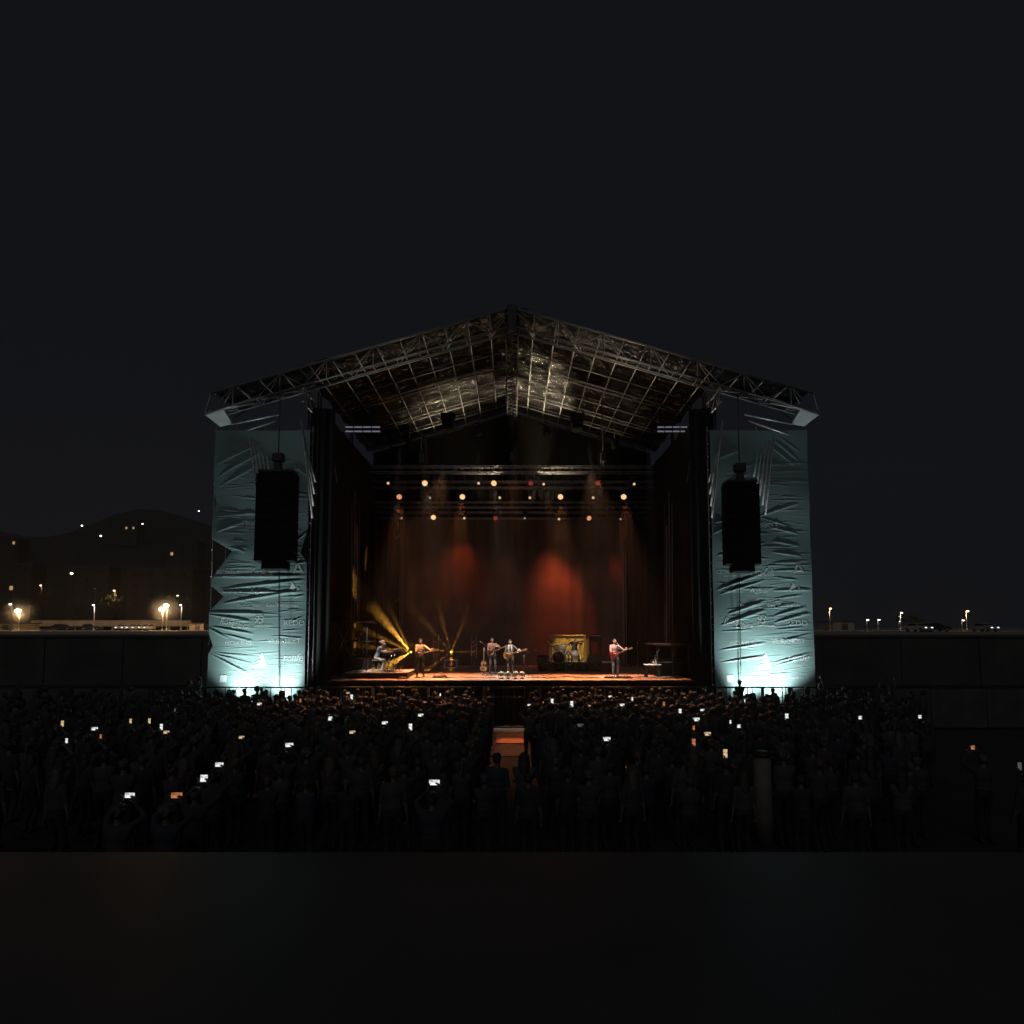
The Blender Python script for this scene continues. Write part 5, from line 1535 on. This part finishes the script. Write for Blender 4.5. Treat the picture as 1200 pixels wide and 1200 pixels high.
def strap(o, pts, mat):
    m = MB()
    for a, b in zip(pts[:-1], pts[1:]):
        a, b = Vector(a), Vector(b); m.tube(a, b, .022, mat, 6)
    m.build('guitar_strap', o)

# apricot shirt, red lit head, dark guitar with neck towards the right
def guitarist(px, Y, label, mt, hair_style, hair_m, gname, glabel, gkind, slope, yaw, body=(.0, -.20, 1.08), fR=(-.15, .02, 0), fL=(.16, -.04, 0), look=(0, -1, 0), tilt=0.0, hgt=1.0, sleeve='short', beard=False, scarf=False):
    b = Vector(body); dirn = Vector((math.cos(slope), -.12, math.sin(slope))).normalized()
    hL = b + dirn * .56 + Vector((.0, -.02, -.02)); hRt = b + Vector((-.02, -.07, .03))
    me, hc, Rh, H = human('person', mt, hRt, hL, fR, fL, look=look, tilt=tilt, sleeve=sleeve, curlL=.75, curlR=.55, hdR=(.9, -.1, -.35), sideR=(.2, -.2, 1), hdL=(-.1, -.2, 1), sideL=(-1, -.1, .2), poleR=(-1, .5, -.4), poleL=(.7, .5, -.8), beard=beard)
    hm = hair_mesh(H[0], Rh, hair_style, hair_m)
    loc = place(px, Y)
    o, h = add_person(label, loc, yaw, me, hm)
    o.scale = (hgt,) * 3
    if scarf:
        B = Blob()
        for k in range(12):
            a0, a1 = k / 12 * 2 * math.pi, (k + 1) / 12 * 2 * math.pi
            B.cap((.085 * math.cos(a0), .0 + .085 * math.sin(a0), 1.5), (.085 * math.cos(a1), .085 * math.sin(a1), 1.5), .035, .035, 0)
        for sg in (-1, 1):
            B.cap((sg * .05, -.08, 1.48), (sg * .075, -.135, 1.33), .045, .045, 0); B.cap((sg * .075, -.135, 1.33), (sg * .07, -.14, 1.14), .045, .04, 0)
        so = bpy.data.objects.new('scarf', B.mesh('scarf', [M['scarf']], .012, 2)); C.objects.link(so); so.parent = o
    Rg = Matrix.Rotation(-slope, 3, 'Y')
    Rz = Matrix.Rotation(yaw, 3, 'Z')
    g = guitar(gname, glabel, gkind, loc + Rz @ (b * hgt), Rz @ Rg @ Matrix.Rotation(R(-7), 3, 'Z'), 1.12 if gkind in ('amber', 'acoustic') else 1.05)
    inv = (Rg @ Matrix.Rotation(R(-7), 3, 'Z')).inverted(); sc = g.scale[0]
    loc2 = lambda p: inv @ ((Vector(p) - b) / sc)
    strap(g, [loc2(p) for p in ((-.20, -.14, 1.02), (-.19, .05, 1.15), (-.1, .13, 1.35), (.06, .10, 1.53), (.13, -.02, 1.50), (.14, -.13, 1.35), (.2, -.17, 1.18))], M['black'])
    return o, loc
guitarist(493, 34.0, 'standing bass player in apricot shirt and black trousers, red lit face', mats('orange_shirt', 'black_trousers'), 'short', M['hair_dark'],
          'bass_guitar', 'dark bass guitar held by the man in the apricot shirt', 'dark', R(14), R(8), hgt=1.03)
guitarist(598, 34.4, 'singer in dark tee and grey scarf holding an amber acoustic guitar at centre stage', mats('dark_tee', 'jeans', 'shoe_pale'), 'short', M['hair_dark'],
          'acoustic_guitar', 'amber acoustic guitar with pale pickguard played by the centre singer', 'amber', R(17), R(-4), scarf=True, body=(-.06, -.22, 1.06), fR=(-.1, -.08, 0), fL=(.16, .05, 0), hgt=1.0)
o_s, l_s = guitarist(720, 34.0, 'guitarist in pale rose shirt and jeans leaning back with red guitar', mats('pink_shirt', 'blue_jeans', 'shoe_pale'), 'short', M['hair_dark'],
          'electric_guitar', 'cherry red hollow guitar held by the man in the rose shirt', 'red', R(22), R(6), body=(-.03, -.2, 1.05), look=(.1, -1, .0), tilt=-.25, fR=(-.12, -.12, 0), fL=(.18, .06, 0), hgt=1.03)
# plaid shirt man: hands on a small horn in front of the chest
me, hc, Rh, H = human('person', mats('plaid', 'jeans'), (-.02, -.2, 1.14), (.22, -.24, 1.34), (-.12, 0, 0), (.16, -.05, 0), sleeve='long', curlR=.7, curlL=.7, poleR=(-1, .4, -.5), poleL=(1, .4, -.6))
add_person('man in brown plaid shirt standing just left of the centre singer', place(577, 36.0), R(10), me, hair_mesh(H[0], Rh, 'short', M['hair_dark']))[0].scale = (1.05,) * 3
guitar('electric_guitar', 'dark electric guitar held by the man in brown plaid shirt', 'dark', place(577, 36.0) + Vector((-.02, -.22, 1.12)), Matrix.Rotation(R(-24), 3, 'Y') @ Matrix.Rotation(R(-7), 3, 'Z'), 1.0)
# keyboard player, seated facing right, leaning over the keys
me, hc, Rh, H = human('person', mats('blue_shirt', 'pale_trousers', 'shoe_pale'), (.42, -.22, .97), (.42, .2, .97), (.30, -.12, 0), (.18, .13, 0), pelvis=(0, 0, .62), chest=(.14, 0, 1.0), neck=(.25, 0, 1.17),
              look=(1, 0, -.15), sleeve='long', curlR=.35, curlL=.35, knee=(1, 0, .6), foot_dir=(1, 0, 0), poleR=(-.4, -.5, -.8), poleL=(-.4, .5, -.8), hdR=(1, 0, -.25), hdL=(1, 0, -.25), sideR=(0, 1, 0), sideL=(0, -1, 0))
add_person('grey haired keyboard player in blue shirt bent over the stage piano', place(441.5, 34.3, SZ + KR), 0, me, hair_mesh(H[0], Rh, 'curly', M['hair_grey']))
# drummer
me, hc, Rh, H = human('person', mats('dark_tee', 'jeans'), (-.22, -.36, .98), (.30, -.34, 1.02), (-.2, -.42, 0), (.24, -.42, 0), pelvis=(0, 0, .66), chest=(0, -.03, 1.04), neck=(0, -.04, 1.22), curlR=.9, curlL=.9, knee=(0, -1, .5), poleR=(-1, .2, -.3), poleL=(1, .2, -.3))
dl = Vector((dx0 + .28, 39.6 + .62, DZ)); dl.x = fl(673, 40.2)
add_person('drummer in dark shirt seated behind the drum kit before the golden screen', dl, 0, me, hair_mesh(H[0], Rh, 'short', M['hair_dark']))
for sg, nm in ((-1, 'left'), (1, 'right')):
    m = MB(); m.tube(Vector((0, 0, 0)), Vector((-sg * .1, -.36, .08)), .007, M['maple'], 6, .005)
    o = m.build('drumstick', None, dl + Vector((-.22 if sg < 0 else .30, -.36 if sg < 0 else -.34, 1.0 if sg < 0 else 1.04)) + Vector((0, -.08, -.03)))
    tag(o, f'wooden drumstick in the hand of the drummer on the {nm} of the picture', 'drumstick')

# ------------------------------------------------------------------ barrier along the front of the crowd
bar_src = None; outer = []
FY = 30.55
for k in range(25):
    x = -28.8 + k * 2.4
    sd = 'left' if x < -1 else ('right' if x > 1 else 'middle')
    where = 'in front of the left banner' if -14.5 < x < -9 else 'in front of the right banner' if 9 < x < 14.5 else 'beyond the left banner' if x <= -14.5 else 'beyond the right banner' if x >= 14.5 else 'at the foot of the stage'
    lab = f'black steel crowd barrier section {where}'
    if bar_src is None:
        t = bar_src = thing('crowd_barrier', lab, 'barrier', (x, FY, 0), 0, 'crowd barrier sections')
        m = MB(); H_ = 1.8
        m.tube((-1.19, 0, H_), (1.19, 0, H_), .035, M['black'], 8); m.tube((-1.19, 0, .12), (1.19, 0, .12), .03, M['black'], 6); m.tube((-1.19, 0, 1.38), (1.19, 0, 1.38), .015, M['black'], 6)
        for xx in (-1.17, 1.17): m.tube((xx, 0, .02), (xx, 0, H_), .035, M['black'], 8)
        m.build('frame', t)
        m = MB()
        for xx in (-.8, -.35, -.2, .1, .55, .75): m.tube((xx, 0, .12), (xx, 0, H_), .02, M['black'], 6)
        m.build('bars', t)
        for xx in (-1.0, 1.0):
            m = MB(); m.tube((xx, 0, 1.2), (xx, .45, .03), .025, M['black']); m.box((xx, .22, .02), (.1, .6, .03), M['black']); m.build('foot', t)
    else:
        t = copy_tree(bar_src); t.location.x = x; t['label'] = lab
    t['group'] = 'crowd barrier ' + where
    if 'beyond' in where: outer.append(t)

for t in outer:
    m = MB(); m.box((0, -.05, .93), (2.36, .012, 1.66), M['tarp_fence']); m.build('cover', t)
# ------------------------------------------------------------------ audience
M['shaded_skin'] = pm('shaded_spectator', (.13, .085, .065), .6, var=.2, scale=9)  # skin darkened so hands and necks of the crowd stay in shade
CM = [M['shaded_skin'], M['ccloth'], M['black_trousers'], M['shoe'], M['eye'], M['lips']]
cv = .0135
bodies = {}
def mk(nm, **k): bodies[nm] = human('person', CM, voxel=cv, **k)
mk('arms down', hR=(-.25, -.03, .86), hL=(.25, -.03, .86), curlR=.4, curlL=.4)
mk('arms folded', hR=(.1, -.19, 1.16), hL=(-.1, -.16, 1.12), curlR=.3, curlL=.3, bulk=1.08, sleeve='long')
mk('hands clasped', hR=(-.03, -.24, 1.02), hL=(.03, -.24, 1.02), curlR=.6, curlL=.6, fem=True, fR=(-.08, 0, 0), fL=(.08, 0, 0))
mk('clapping', hR=(-.06, -.3, 1.3), hL=(.06, -.3, 1.3), curlR=.15, curlL=.15, fem=True, hdR=(.2, -.6, 1), hdL=(-.2, -.6, 1))
mk('one arm raised', hR=(-.22, -.16, 1.92), hL=(.25, -.05, .88), curlR=.25, curlL=.4, poleR=(-1, -.3, 0))
mk('both arms raised', hR=(-.3, -.05, 1.93), hL=(.3, -.08, 1.9), curlR=.2, curlL=.2, poleR=(-1, -.2, 0), poleL=(1, -.2, 0))
mk('phone wide', hR=(-.11, -.27, 1.73), hL=(.11, -.27, 1.73), curlR=.55, curlL=.55, poleR=(-1, -.2, -.5), poleL=(1, -.2, -.5), hdR=(.25, -.1, 1), hdL=(-.25, -.1, 1), sideR=(.6, 1, 0), sideL=(-.6, 1, 0), sleeve='long')
mk('phone tall', hR=(-.08, -.28, 1.68), hL=(.22, -.1, .92), curlR=.7, curlL=.4, poleR=(-1, -.2, -.5), hdR=(.15, -.1, 1), sideR=(.6, 1, 0), fem=True)
hairs = {}
def get_hair(bn, style):
    if (bn, style) not in hairs:
        _, hc, Rh, H = bodies[bn]; hairs[(bn, style)] = hair_mesh(H[0], Rh, style, M['chair_'], .014)
    return hairs[(bn, style)]
styles = ['short', 'long', 'ponytail', 'bun', 'curly', 'cap']
sdesc = {'short': 'short-haired', 'long': 'long-haired', 'ponytail': 'ponytailed', 'bun': 'bun-haired', 'curly': 'curly-haired', 'cap': 'capped'}
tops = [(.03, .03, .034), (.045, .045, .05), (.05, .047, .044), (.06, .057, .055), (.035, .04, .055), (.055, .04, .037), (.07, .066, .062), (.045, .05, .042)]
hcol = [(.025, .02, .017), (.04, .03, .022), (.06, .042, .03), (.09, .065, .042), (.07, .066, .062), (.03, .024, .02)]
count = 0
def audience(x, y, bn, st, label, rz=None, sc=None, z=0.0, group='concert audience'):
    global count
    count += 1
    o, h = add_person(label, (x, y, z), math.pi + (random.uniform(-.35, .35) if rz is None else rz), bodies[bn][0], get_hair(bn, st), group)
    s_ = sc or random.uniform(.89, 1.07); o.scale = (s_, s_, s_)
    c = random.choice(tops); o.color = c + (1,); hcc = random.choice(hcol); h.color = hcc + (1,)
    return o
taken = []
# phones: (x, y, wide?, screen, size)
PH = [(73, 848, 0, 'warm', 1, ''), (78, 868, 0, 'white', .7, ''), (111, 854, 1, 'white', 1, ''), (118, 863, 0, 'orange', .6, ''), (153, 845, 0, 'warm', .8, ''), (175, 845, 0, 'warm', .9, ''), (189, 852, 0, 'white', 1, ''),
      (195, 858, 1, 'warm', .9, ''), (283, 864, 1, 'warm', .8, ''), (257, 896, 1, 'white', 1, ''), (239, 912, 2, 'white', 1, ''), (152, 932, 1, 'white', 1, ''), (207, 932, 1, 'orange', 1.1, ''), (205, 832, 0, 'dim', .6, ''),
      (304, 825, 1, 'white', 1, ''), (352, 821, 0, 'orange', .8, ''), (408, 812, 1, 'warm', .8, ''), (412, 817, 0, 'white', 1.2, ''), (387, 842, 2, 'white', .9, ''), (339, 873, 1, 'white', 1.1, ''), (413, 858, 1, 'warm', .9, ''),
      (451, 847, 1, 'white', 1, ''), (481, 852, 0, 'white', 1.1, ''), (493, 838, 1, 'white', 1, ''), (516, 814, 0, 'white', .6, ''), (545, 814, 1, 'dim', .8, ''), (509, 917, 1, 'white', 1.15, ''), (620, 826, 1, 'white', .7, ''),
      (647, 822, 0, 'white', 1.15, ''), (670, 825, 0, 'white', 1.25, ''), (691, 827, 1, 'warm', .5, ''), (715, 816, 1, 'white', .8, ''), (729, 826, 1, 'white', 1, ''), (741, 819, 0, 'white', .8, ''), (778, 825, 0, 'orange', .9, ''),
      (801, 813, 1, 'dim', .8, ''), (797, 834, 0, 'white', 1.1, ''), (823, 832, 1, 'white', .8, ''), (816, 843, 1, 'white', 1.2, ''), (813, 853, 0, 'orange', .7, ''), (829, 860, 1, 'warm', 1.1, ''), (813, 870, 0, 'orange', 1, ''),
      (850, 883, 0, 'warm', 1.1, ''), (856, 846, 0, 'white', .6, ''), (866, 851, 2, 'white', .7, ''), (711, 866, 1, 'white', 1.1, ''), (922, 840, 0, 'white', 1.2, ''), (1008, 841, 2, 'white', .8, ''), (1078, 840, 2, 'white', .8, ''),
      (1140, 876, 2, 'orange', .7, ''), (1195, 898, 0, 'dim', .9, ''), (680, 850, 1, 'dim', 1, '')]
def where(px, py):
    if px < 243: a = 'left of both banners'
    elif px < 358: a = 'below the left banner'
    elif px < 445: a = 'below the keyboard player'
    elif px < 520: a = 'below the bass player'
    elif px < 585: a = 'left of the aisle'
    elif px < 640: a = 'right of the aisle'
    elif px < 700: a = 'below the drum kit'
    elif px < 760: a = 'below the red guitar'
    elif px < 838: a = 'beside the right banner'
    elif px < 955: a = 'below the right banner'
    else: a = 'right of both banners'
    b = 'at the barrier' if py < 822 else 'near the front' if py < 838 else 'in mid crowd' if py < 862 else 'toward the back' if py < 905 else 'at the back'
    return a, b
seen = {}
for (px, py, wide, scr, sz, _) in PH:
    zp = 1.86
    Yp = F_PX * (4.4 - zp) / (py - 735)
    for _i in range(4):
        Yp += (at(px, py, Yp).z - zp) / max(.02, (4.4 - zp) / Yp)
    Yp = min(max(Yp, 11.0), 29.4); p = at(px, py, Yp); zp = min(max(p.z, 1.62), 2.2)
    bn = 'phone wide' if wide else 'phone tall'
    s_ = zp / 1.86 * (1.0 if wide else 1.02)
    a, b = where(px, py)
    scd = {'white': 'bright white', 'warm': 'warm yellow', 'orange': 'orange', 'dim': 'faint grey'}[scr]
    shp = {0: 'upright', 1: 'sideways', 2: 'squarish'}[wide]
    key = (scd, shp, a, b); seen.setdefault(key, []).append(px)
    k = len(seen[key])
    extra = '' if k == 1 else ['second ', 'third ', 'fourth '][k - 2]
    lab = f'{extra}{scd} phone screen held {shp} {b}, {a}'
    t = thing('phone', lab, 'phone', (p.x, Yp, zp), random.uniform(-.12, .12), 'phones held up in the audience')
    w, h = (.165, .082) if wide == 1 else (.082, .165) if wide == 0 else (.13, .125)
    w, h = w * sz * .92, h * sz * .92
    m = MB(); m.box((0, .008, 0), (w + .01, .009, h + .01), M['black'], bev=.004); m.build('case', t)
    m = MB(); m.box((0, .001, 0), (w, .004, h), M['ph_' + scr]); m.build('screen', t)
    hx = 0 if wide else .05
    st = styles[(int(px) * 7) % 5]
    yy = Yp - .29
    audience(p.x + (0 if wide else -.08) * 1, yy, bn, st, f'{sdesc[st]} spectator raising the {extra}{scd} {shp} phone {b} {a}', rz=0.0, sc=min(s_, 1.12))
    taken.append((p.x, yy))
# people standing a step higher at the barrier
def step_person(px, py_top, label, bn, st, steplabel, rz=0.0):
    p = at(px, py_top, 30.0); top = p.z; H_ = 1.76
    zz = max(.05, top - H_)
    t = thing('step_block', steplabel, 'step', (p.x, 29.95, 0))
    m = MB(); m.box((0, 0, zz - .03), (.55, .6, .05), M['black'], bev=.01); m.build('tread', t)
    for sx in (-.22, .22):
        m = MB(); m.box((sx, 0, (zz - .06) / 2), (.05, .55, zz - .06), M['black']); m.build('leg', t)
    audience(p.x, 29.95, bn, st, label, rz, 1.0, zz, 'people standing on steps at the barrier'); taken.append((p.x, 29.95))
step_person(866, 797, 'broad man standing high above the crowd before the right banner', 'arms folded', 'short', 'low step at the barrier under the tall man before the right banner')
step_person(233, 793, 'person standing high at the outer edge of the left banner, turned aside', 'arms down', 'ponytail', 'low step at the barrier at the outer edge of the left banner', 1.2)
step_person(223, 797, 'person standing high beside another at far left of the barrier', 'hands clasped', 'short', 'low step left of the outer edge of the left banner', -.8)
step_person(960, 801, 'person standing high with raised arm just right of the right banner', 'one arm raised', 'short', 'low step at the barrier just right of the right banner', .3)
step_person(1040, 803, 'person with both arms raised high right of the right banner', 'both arms raised', 'long', 'low step at the barrier well right of the right banner')
ordn = ['first', 'second', 'third', 'fourth', 'fifth', 'sixth', 'seventh', 'eighth', 'ninth', 'tenth', 'eleventh', 'twelfth', 'thirteenth', 'fourteenth', 'fifteenth', 'sixteenth', 'seventeenth', 'eighteenth', 'nineteenth', 'twentieth', 'twenty-first', 'twenty-second', 'twenty-third', 'twenty-fourth', 'twenty-fifth', 'twenty-sixth', 'twenty-seventh', 'twenty-eighth', 'twenty-ninth', 'thirtieth']
cand = []
Yr = 29.65; row = 0
while Yr > 12.9:
    for side in (-1, 1):
        lim = 600 / F_PX * Yr if side < 0 else 470 / F_PX * Yr
        x = .86 + random.uniform(0, .12) if Yr > 15.2 else .25 + random.uniform(0, .3)
        while x < lim:
            px = 600 + side * x / Yr * F_PX
            dark = max(0, (abs(px - 600) - 400) / 200)
            step = (.66 if Yr > 24 else .74 if Yr > 18 else .85) * (1 + .5 * dark)
            jit = .16 if x > 1.3 else .05
            cand.append((row, side, x * side + random.uniform(-jit, jit), Yr + random.uniform(-.24, .24)))
            x += step * random.uniform(.8, 1.3)
    row += 1; Yr -= .78 if Yr > 18 else .9
cand = [c for c in cand if all((c[2] - a) ** 2 + (c[3] - b) ** 2 > .40 ** 2 for a, b in taken)]
room = 296 - count
cand.sort(key=lambda c: c[3])
far, cand = cand[room:], cand[:room]
cand.sort(key=lambda c: (c[0], abs(c[2])))
def crowd_mass(spots):
    """the farthest rows, seen as one mass of heads and shoulders"""
    low = {}
    V, F, Mi, nv = [], [], [], 0
    for (bn, kw) in (('a', dict(hR=(-.25, -.03, .86), hL=(.25, -.03, .86))), ('b', dict(hR=(.1, -.19, 1.16), hL=(-.1, -.16, 1.12), sleeve='long')), ('c', dict(hR=(-.06, -.3, 1.3), hL=(.06, -.3, 1.3), fem=True))):
        me, hc, Rh, H = human('low', CM, voxel=.032, **kw)
        for st in ('short', 'long', 'ponytail', 'curly'):
            hm = hair_mesh(H[0], Rh, st, M['chair_'], .03)
            def arr(me):
                v = np.empty(len(me.vertices) * 3); me.vertices.foreach_get('co', v); v = v.reshape(-1, 3)
                f = [tuple(p.vertices) for p in me.polygons]; mi = [p.material_index for p in me.polygons]; return v, f, mi
            v1, f1, m1 = arr(me); v2, f2, m2 = arr(hm)
            low[(bn, st)] = (np.vstack([v1, v2]), f1 + [tuple(i + len(v1) for i in q) for q in f2], m1 + [6] * len(f2))
    keys = list(low)
    LI, LT, NV = [], [], 0
    pre = {}
    for k_ in keys:
        v, f, mi = low[k_]
        pre[k_] = (v, np.fromiter((i for q in f for i in q), np.int32), np.array([len(q) for q in f], np.int32), np.array(mi, np.int32))
    for (r, side, x, y) in spots:
        v, li, lt, mi = pre[random.choice(keys)]; a = math.pi + random.uniform(-.5, .5); sc = random.uniform(.89, 1.08)
        ca, sa = math.cos(a) * sc, math.sin(a) * sc
        V.append(np.stack([v[:, 0] * ca - v[:, 1] * sa + x, v[:, 0] * sa + v[:, 1] * ca + y, v[:, 2] * sc], -1))
        LI.append(li + NV); LT.append(lt); Mi.append(mi); NV += len(v)
    V = np.vstack(V).astype(np.float32); LI = np.concatenate(LI); LT = np.concatenate(LT); Mi = np.concatenate(Mi)
    me = bpy.data.meshes.new('crowd'); me.vertices.add(len(V)); me.loops.add(len(LI)); me.polygons.add(len(LT))
    me.vertices.foreach_set('co', V.ravel()); me.loops.foreach_set('vertex_index', LI)
    me.polygons.foreach_set('loop_start', np.concatenate([[0], np.cumsum(LT)[:-1]]).astype(np.int32))
    for m_ in CM + [M['hair_dark']]: me.materials.append(m_)
    me.polygons.foreach_set('material_index', Mi); me.polygons.foreach_set('use_smooth', np.ones(len(LT), bool)); me.update(calc_edges=True); me.validate()
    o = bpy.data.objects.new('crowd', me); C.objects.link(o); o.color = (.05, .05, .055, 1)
    tag(o, 'packed front rows of the standing audience just behind the barrier', 'crowd', None, 'stuff')
    print('crowd mass', len(spots))
if far: crowd_mass(far)
rowc = {}
bl = ['arms down', 'arms folded', 'hands clasped', 'clapping', 'arms down', 'hands clasped', 'arms folded', 'arms down', 'one arm raised', 'both arms raised']
for (r, side, x, y) in cand:
    k = rowc.get((r, side), 0); rowc[(r, side)] = k + 1
    bn = bl[random.randrange(8)] if random.random() < .975 or y < 20 else bl[8]
    st = random.choice(['short', 'short', 'short', 'long', 'long', 'ponytail', 'bun', 'curly', 'cap'])
    kk = ordn[k] if k < len(ordn) else 'outer'
    audience(x, y, bn, st, f'{sdesc[st]} spectator with {bn}, {kk} {"left" if side < 0 else "right"} of the aisle, {ordn[r]} row from barrier')
print('audience', count)

# pale post in the crowd and a low kerb light
p = at(893, 880, 14.8)
t = thing('wrapped_post', 'pale cloth wrapped post standing in the rear crowd below the right banner', 'post', (p.x, 14.8, 0))
m = MB(); m.lathe([(.20, .03), (.19, .5), (.17, p.z - .1)], M['beige'], n=16); m.build('wrap', t)
m = MB(); m.lathe([(.20, p.z - .1), (.21, p.z - .06), (.12, p.z)], M['black'], n=16); m.build('cap', t)
m = MB(); m.lathe([(.24, 0), (.24, .03)], M['black'], n=16); m.build('base', t)

# spots added at the lampless first truss to imitate stage spill on the audience
for (px, tx, P, col) in ((520, -5, 1500, (1, .45, .2)), (600, 0, 450, (1, .36, .14)), (690, 5, 1500, (1, .5, .24))):
    p = at(px, 550, 34.8); spot('audience_fill', p, (tx, 27.5, 1.5), P * 5, col, 42, 1.0, .15)
p = at(600, 604, 41.3); spot('aisle_fill', at(600, 553, 34.8), (0, 27.4, 0), 15000, (1, .2, .05), 5.6, .7, .1)  # extra spot added to brighten the aisle strips
